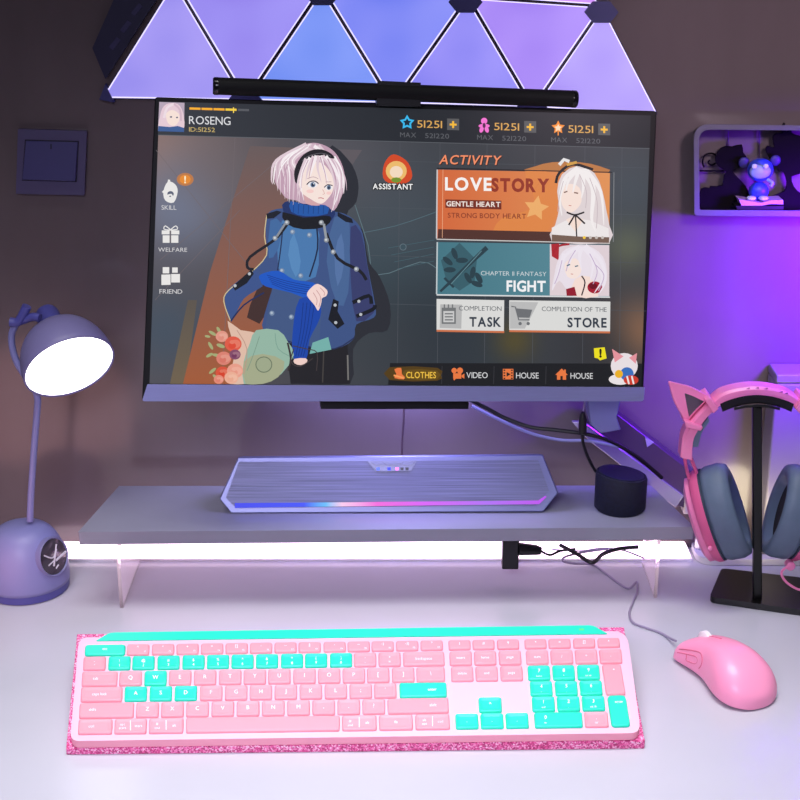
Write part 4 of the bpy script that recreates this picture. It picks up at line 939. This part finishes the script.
tris = [((bt[0], tpv[0], bt[1]), (150, 140, 236), (172, 158, 246), 'lavender triangular light panel, lower left end of the row', 0),
        ((tpv[0], tpv[1], bt[1]), (146, 130, 234), (160, 148, 246), 'violet downward-pointing triangular light panel, second from the left', 1),
        ((bt[1], tpv[1], bt[2]), (110, 140, 240), (134, 158, 250), 'sky blue triangular light panel pointing up behind the left half of the light bar', 0),
        ((tpv[1], tpv[2], bt[2]), (112, 126, 240), (140, 146, 248), 'blue downward-pointing triangular light panel above the light bar clip', 1),
        ((bt[2], tpv[2], bt[3]), (134, 130, 240), (160, 150, 250), 'periwinkle triangular light panel pointing up right of the light bar clip', 0),
        ((tpv[2], tpv[3], bt[3]), (156, 124, 238), (178, 146, 250), 'purple downward-pointing triangular light panel, second from the right', 1),
        ((bt[3], tpv[3], bt[4]), (166, 144, 244), (190, 172, 252), 'pale lavender triangular light panel, right end of the row', 0),
        (((492, -110), tpv[2], tpv[3]), (196, 130, 240), (214, 150, 250), 'pinkish triangular light panel of the upper row at the top edge', 0)]
for i, (P, c1, c2, lab, kind) in enumerate(tris):
    P = [V(p) for p in P]; c = sum(P, V((0, 0)))/3
    P = [p+(c-p).normalized()*2.2 for p in P]
    R3 = rounded(P, 5, 4)
    cc = wp(c.x, c.y)
    th = empty('wall_light', wp(c.x, max(p.y for p in P)), lab, 'wall light', 'triangular light panels on the wall')
    obj('backing', MB().prism([wp(p.x, p.y, .0) for p in R3], (0, -.0045, 0)), back_m, th)
    ri = [wp(c.x+(p.x-c.x)*.985, c.y+(p.y-c.y)*.985, .0045) for p in R3]
    obj('lit_edge', MB().prism(ri, (0, -.0022, 0)), edge_m, th)
    ri = [wp(c.x+(p.x-c.x)*.955, c.y+(p.y-c.y)*.955, .0067) for p in R3]
    obj('diffuser', MB().prism(ri, (0, -.0008, 0)), glow('panel_glow_%s' % 'abcdefgh'[i], c1, c2, 1.), th)
con_m = mat('navy_connector', (58, 56, 110), .4)
for (x, y), w, lab in ((bt[1], 19, 'dark hexagonal clip joining light panels at the left end of the light bar'), ((531, 109), 18, 'dark clip joining light panels at the right end of the light bar'), ((465, 1), 17, 'dark hexagonal clip at the top between blue and purple light panels'), ((600, 11), 17, 'dark clip at the top right corner of the light panels'), ((323, -7), 18, 'dark clip cut by the top edge left of the middle')):
    obj('light_connector', MB().prism([wp(x+w*math.cos(t), y+w*.72*math.sin(t), .0) for t in [PI/3*k for k in range(6)]], (0, -.0108, 0)), con_m, loc=wp(x, y, .0), bevel=.0008, label=lab, cat='connector')
ct = empty('light_controller', wp(107, 75), 'dark angular controller box clipped on the left end of the light panels', 'controller')
obj('body', MB().prism([wp(x, y, .0) for x, y in ((94, 47), (107, 78), (162, -8), (162, -30), (128, -30))], (0, -.008, 0)), mat('dark_controller', (34, 30, 62), .4), ct, bevel=.0012)
for k in range(3):
    x, y = 112+k*11, 50-k*17
    obj('button', MB().prism([wp(x+dx, y+dy, .008) for dx, dy in ((-3, -3), (5, -13), (9, -10), (1, 0))], (0, -.0006, 0)), mat('controller_button', (54, 48, 90), .4), ct)
obj('light_connector', MB().prism([wp(x, y, .0) for x, y in ((101, 98), (107, 83), (116, 101))], (0, -.009, 0)), con_m, loc=wp(107, 101), label='small dark corner clip at the bottom left tip of the light panels', cat='connector')

# ================================================================== WALL SWITCH
sw = empty('light_switch', wp(52, 194), 'square dark grey-blue light switch on the wall left of the monitor', 'switch')
swm = mat('switch_plastic', (82, 74, 108), .4)
obj('plate', MB().prism([wp(x, y) for x, y in ((19.5, 128), (88, 130), (85.5, 194), (17.5, 192.5))], (0, -.006, 0)), swm, sw, bevel=.0015)
c = [(25, 139.5), (79, 141), (77, 182), (22, 180.5)]
obj('recess', MB().prism([wp(x, y, .006) for x, y in c], (0, -.0003, 0)), mat('switch_gap', (30, 24, 42), .6), sw)
rk = MB(); A4 = [wp(x+dx, y+dy, .0063) for (x, y), dx, dy in zip(c, (1, -1, -1, 1), (1, 1, -1.6, -1.6))]
rk.add(A4+[A4[0]+V((0, -.001, 0)), A4[1]+V((0, -.001, 0)), A4[2]+V((0, -.004, 0)), A4[3]+V((0, -.004, 0))], [[0, 1, 2, 3], [4, 5, 6, 7], [0, 1, 5, 4], [1, 2, 6, 5], [2, 3, 7, 6], [3, 0, 4, 7]])
obj('rocker', rk, mat('rocker_plastic', (66, 62, 110), .35), sw, bevel=.0005)
obj('tick_mark', MB().prism([wp(x, y, .0078) for x, y in ((50.5, 144), (51.7, 144), (51.7, 149), (50.5, 149))], (0, -.0006, 0)), mat('switch_gap', (30, 24, 42)), sw)

# ================================================================== WALL SHELF WITH ORNAMENTS
def wz(x, y, d=0.): return onY(670+x/6.154, 100+y/6.154, WY-d)
wsx = empty('wall_shelf', wz(400, 700), 'small rounded-corner wall display shelf lit violet, upper right', 'shelf')
wsm = mat('lilac_grey_metal', (104, 98, 120), .4); D_ = .032
fo = rounded([V((145, 148)), V((1250, 160)), V((1250, 722)), V((148, 712))], [100, 100, 40, 22], 8)
fi = rounded([V((178, 182)), V((1215, 192)), V((1215, 684)), V((182, 676))], [75, 75, 25, 12], 8)
fm = MB(); fm.loft([[wz(p.x, p.y, 0) for p in fo], [wz(p.x, p.y, D_) for p in fo], [wz(p.x, p.y, D_) for p in fi], [wz(p.x, p.y, 0) for p in fi]], close=True)
obj('frame', fm, wsm, wsx, smooth=True, bevel=.0006)
fzb = wz(400, 676, 0).z
def rod(x, y0, y1, d): return MB().tube([wz(x, y0, d), wz(x, y1, d)], .0006, n=8, smooth=1)
for x in (358, 550, 748): obj('rod', rod(x, 190, 676, .004), mat('dark_rod', (60, 40, 80), .4), wsx)
FL = wz(400, 676, D_).z    # inner floor height at the front
floor_z = max(wz(300, 678, D_).z, wz(300, 678, 0).z)
cut_m = mat('dark_cutout', (12, 7, 12), .8, spec=.1)
def cutout(P, d, lab, nm='tree_ornament', sm=2, th=.002):
    Q = catmull([V(p) for p in P], sm, True) if sm > 1 else [V(p) for p in P]
    w = [wz(p.x, p.y, d) for p in Q]; lo = min(p.z for p in w)
    return obj(nm, MB().prism(w, (0, -th, 0)), cut_m, loc=V((sum(p.x for p in w)/len(w), WY-d, lo)), label=lab, cat='ornament')
cutout([(285, 330), (310, 295), (350, 280), (380, 285), (440, 272), (448, 320), (470, 352), (440, 400), (400, 425), (385, 440), (440, 500), (480, 560), (480, 668), (190, 672), (190, 545), (240, 540), (250, 528), (320, 524), (330, 460), (345, 440), (300, 410), (275, 370)], .012, 'dark cut-out bushy tree ornament at the left in the wall shelf')
cutout([(690, 150), (705, 140), (712, 200), (740, 170), (748, 205), (800, 220), (860, 260), (870, 380), (800, 450), (745, 468), (760, 530), (800, 570), (860, 600), (860, 668), (600, 668), (600, 600), (700, 560), (715, 500), (700, 450), (690, 440), (640, 400), (600, 340), (585, 300), (600, 280), (640, 290), (630, 230), (650, 205), (690, 200)], .010, 'dark cut-out tall tree ornament at the right in the wall shelf')
sc = empty('scroll_ornament', wz(250, 440, .008), 'dark curled scroll ornament on a thin bar at the far left inside the wall shelf', 'ornament')
obj('scroll', MB().tube([wz(x, y, .008) for x, y in ((210, 415), (200, 380), (215, 340), (255, 328), (285, 345), (282, 385), (255, 400), (235, 385), (245, 370))], .0008, n=8), cut_m, sc, smooth=True)
obj('bar', MB().tube([wz(182, 436, .008), wz(330, 436, .008)], .0008, n=8, smooth=1), cut_m, sc)
bk_ = empty('open_book', wz(560, 670, .022), 'tiny open book with pale pages under the blue figurine', 'book')
obj('cover', MB().prism([wz(x, y, .030) for x, y in ((405, 652), (700, 652), (698, 674), (415, 674))], (0, .018, 0)), mat('book_black', (16, 12, 18), .5), bk_)
obj('pages', MB().prism([wz(x, y, .031) for x, y in ((425, 612), (480, 620), (560, 634), (620, 618), (696, 616), (696, 642), (620, 640), (560, 650), (440, 650))], (0, .018, 0)), mat('page_lilac', (190, 150, 200), .5), bk_)
fg = empty('toy_figurine', wz(550, 612, .02), 'small blue toy animal with a pale round face sitting on the tiny book', 'toy')
blu = mat('toy_blue', (50, 70, 190), .4); pale = mat('toy_pale', (150, 170, 235), .4); drk = mat('toy_dark', (40, 36, 90), .5)
def tb(x, y, d, rx, ry_, rz=None): c = wz(x, y, d); s_ = 1.37/1500/6.154; return (c, (rx*s_, (rz or rx)*s_, ry_*s_))
b1 = MB(); b1.ball(*tb(545, 560, .02, 62, 58, 45)); b1.ball(*tb(555, 430, .02, 80, 72, 55))
obj('body', b1, blu, fg, smooth=2)
b2 = MB(); b2.ball(*tb(555, 440, .026, 66, 44, 34)); obj('face', b2, pale, fg, smooth=2)
for x, r in ((455, 1), (648, 1)):
    m = MB(); m.ball(*tb(x, 385 if x < 500 else 372, .018, 34, 34, 10)); obj('ear', m, drk, fg, smooth=2)
for x in (520, 590): m = MB(); m.ball(*tb(x, 408, .0315, 17, 15, 8)); obj('eye', m, mat('eye_white', (200, 215, 245), .2), fg, smooth=2)
m = MB(); m.tube([wz(600, 490, .024), wz(630, 510, .028), wz(620, 530, .028)], .0016, n=8); obj('arm', m, pale, fg, smooth=True)
for x in (500, 575): m = MB(); m.ball(*tb(x, 604, .028, 30, 14, 30)); obj('foot', m, mat('toy_white', (210, 210, 240), .4), fg, smooth=2)

# ================================================================== LIGHTS
def area(name, loc, rot, sx_, sy_, power, col, spread=180):
    l = bpy.data.lights.new(name, 'AREA'); l.shape = 'RECTANGLE'; l.size = sx_; l.size_y = sy_; l.energy = power; l.color = col; l.spread = math.radians(spread)
    o = bpy.data.objects.new(name, l); COL.objects.link(o); o.location = loc; o.rotation_euler = rot; return o
def spot(name, loc, target, power, col, ang, blend=.8, r=.03):
    l = bpy.data.lights.new(name, 'SPOT'); l.energy = power; l.color = col; l.spot_size = math.radians(ang); l.spot_blend = blend; l.shadow_soft_size = r
    o = bpy.data.objects.new(name, l); COL.objects.link(o); o.location = loc; o.rotation_euler = (V(target)-V(loc)).to_track_quat('-Z', 'Y').to_euler(); return o
area('desk_light', (0, .02, .92), (math.radians(-4), 0, 0), 1.0, .30, 2.75, (.99, .98, 1), 70)
area('front_fill', (-.25, -1.1, .9), (math.radians(52), 0, math.radians(-10)), .6, .4, 2.0, (.80, .78, 1), 60)
spot('violet_wash', (.475, .215, .36), (.375, WY, .27), 34., (.17, .005, 1), 84, 1., .04)
spot('mauve_wash', (.40, -.35, .72), (.31, WY, .42), 13., (1, .80, .94), 44, 1., .05)
spot('rose_glow', (-.40, .16, .05), (-.29, WY, .06), .8, (1, .42, .40), 120, 1., .10)
area('under_shelf_glow', (-.01, .352, .066), (math.radians(-38), 0, 0), .52, .012, .07, (1, .60, .92), 150)
spot('wall_blue_fill', (.0, .34, .26), (.0, WY, .15), 5., (.45, .42, 1), 150, 1., .05)  # unseen spot added to turn the wall below the monitor bluish
spot('warm_glow', (.350, .315, .025), (.355, WY, .09), .55, (1, .86, .60), 130, 1., .03)
w = bpy.data.worlds.new('w'); SC.world = w; w.use_nodes = True
w.node_tree.nodes['Background'].inputs[0].default_value = (.30, .24, .34, 1); w.node_tree.nodes['Background'].inputs[1].default_value = .11
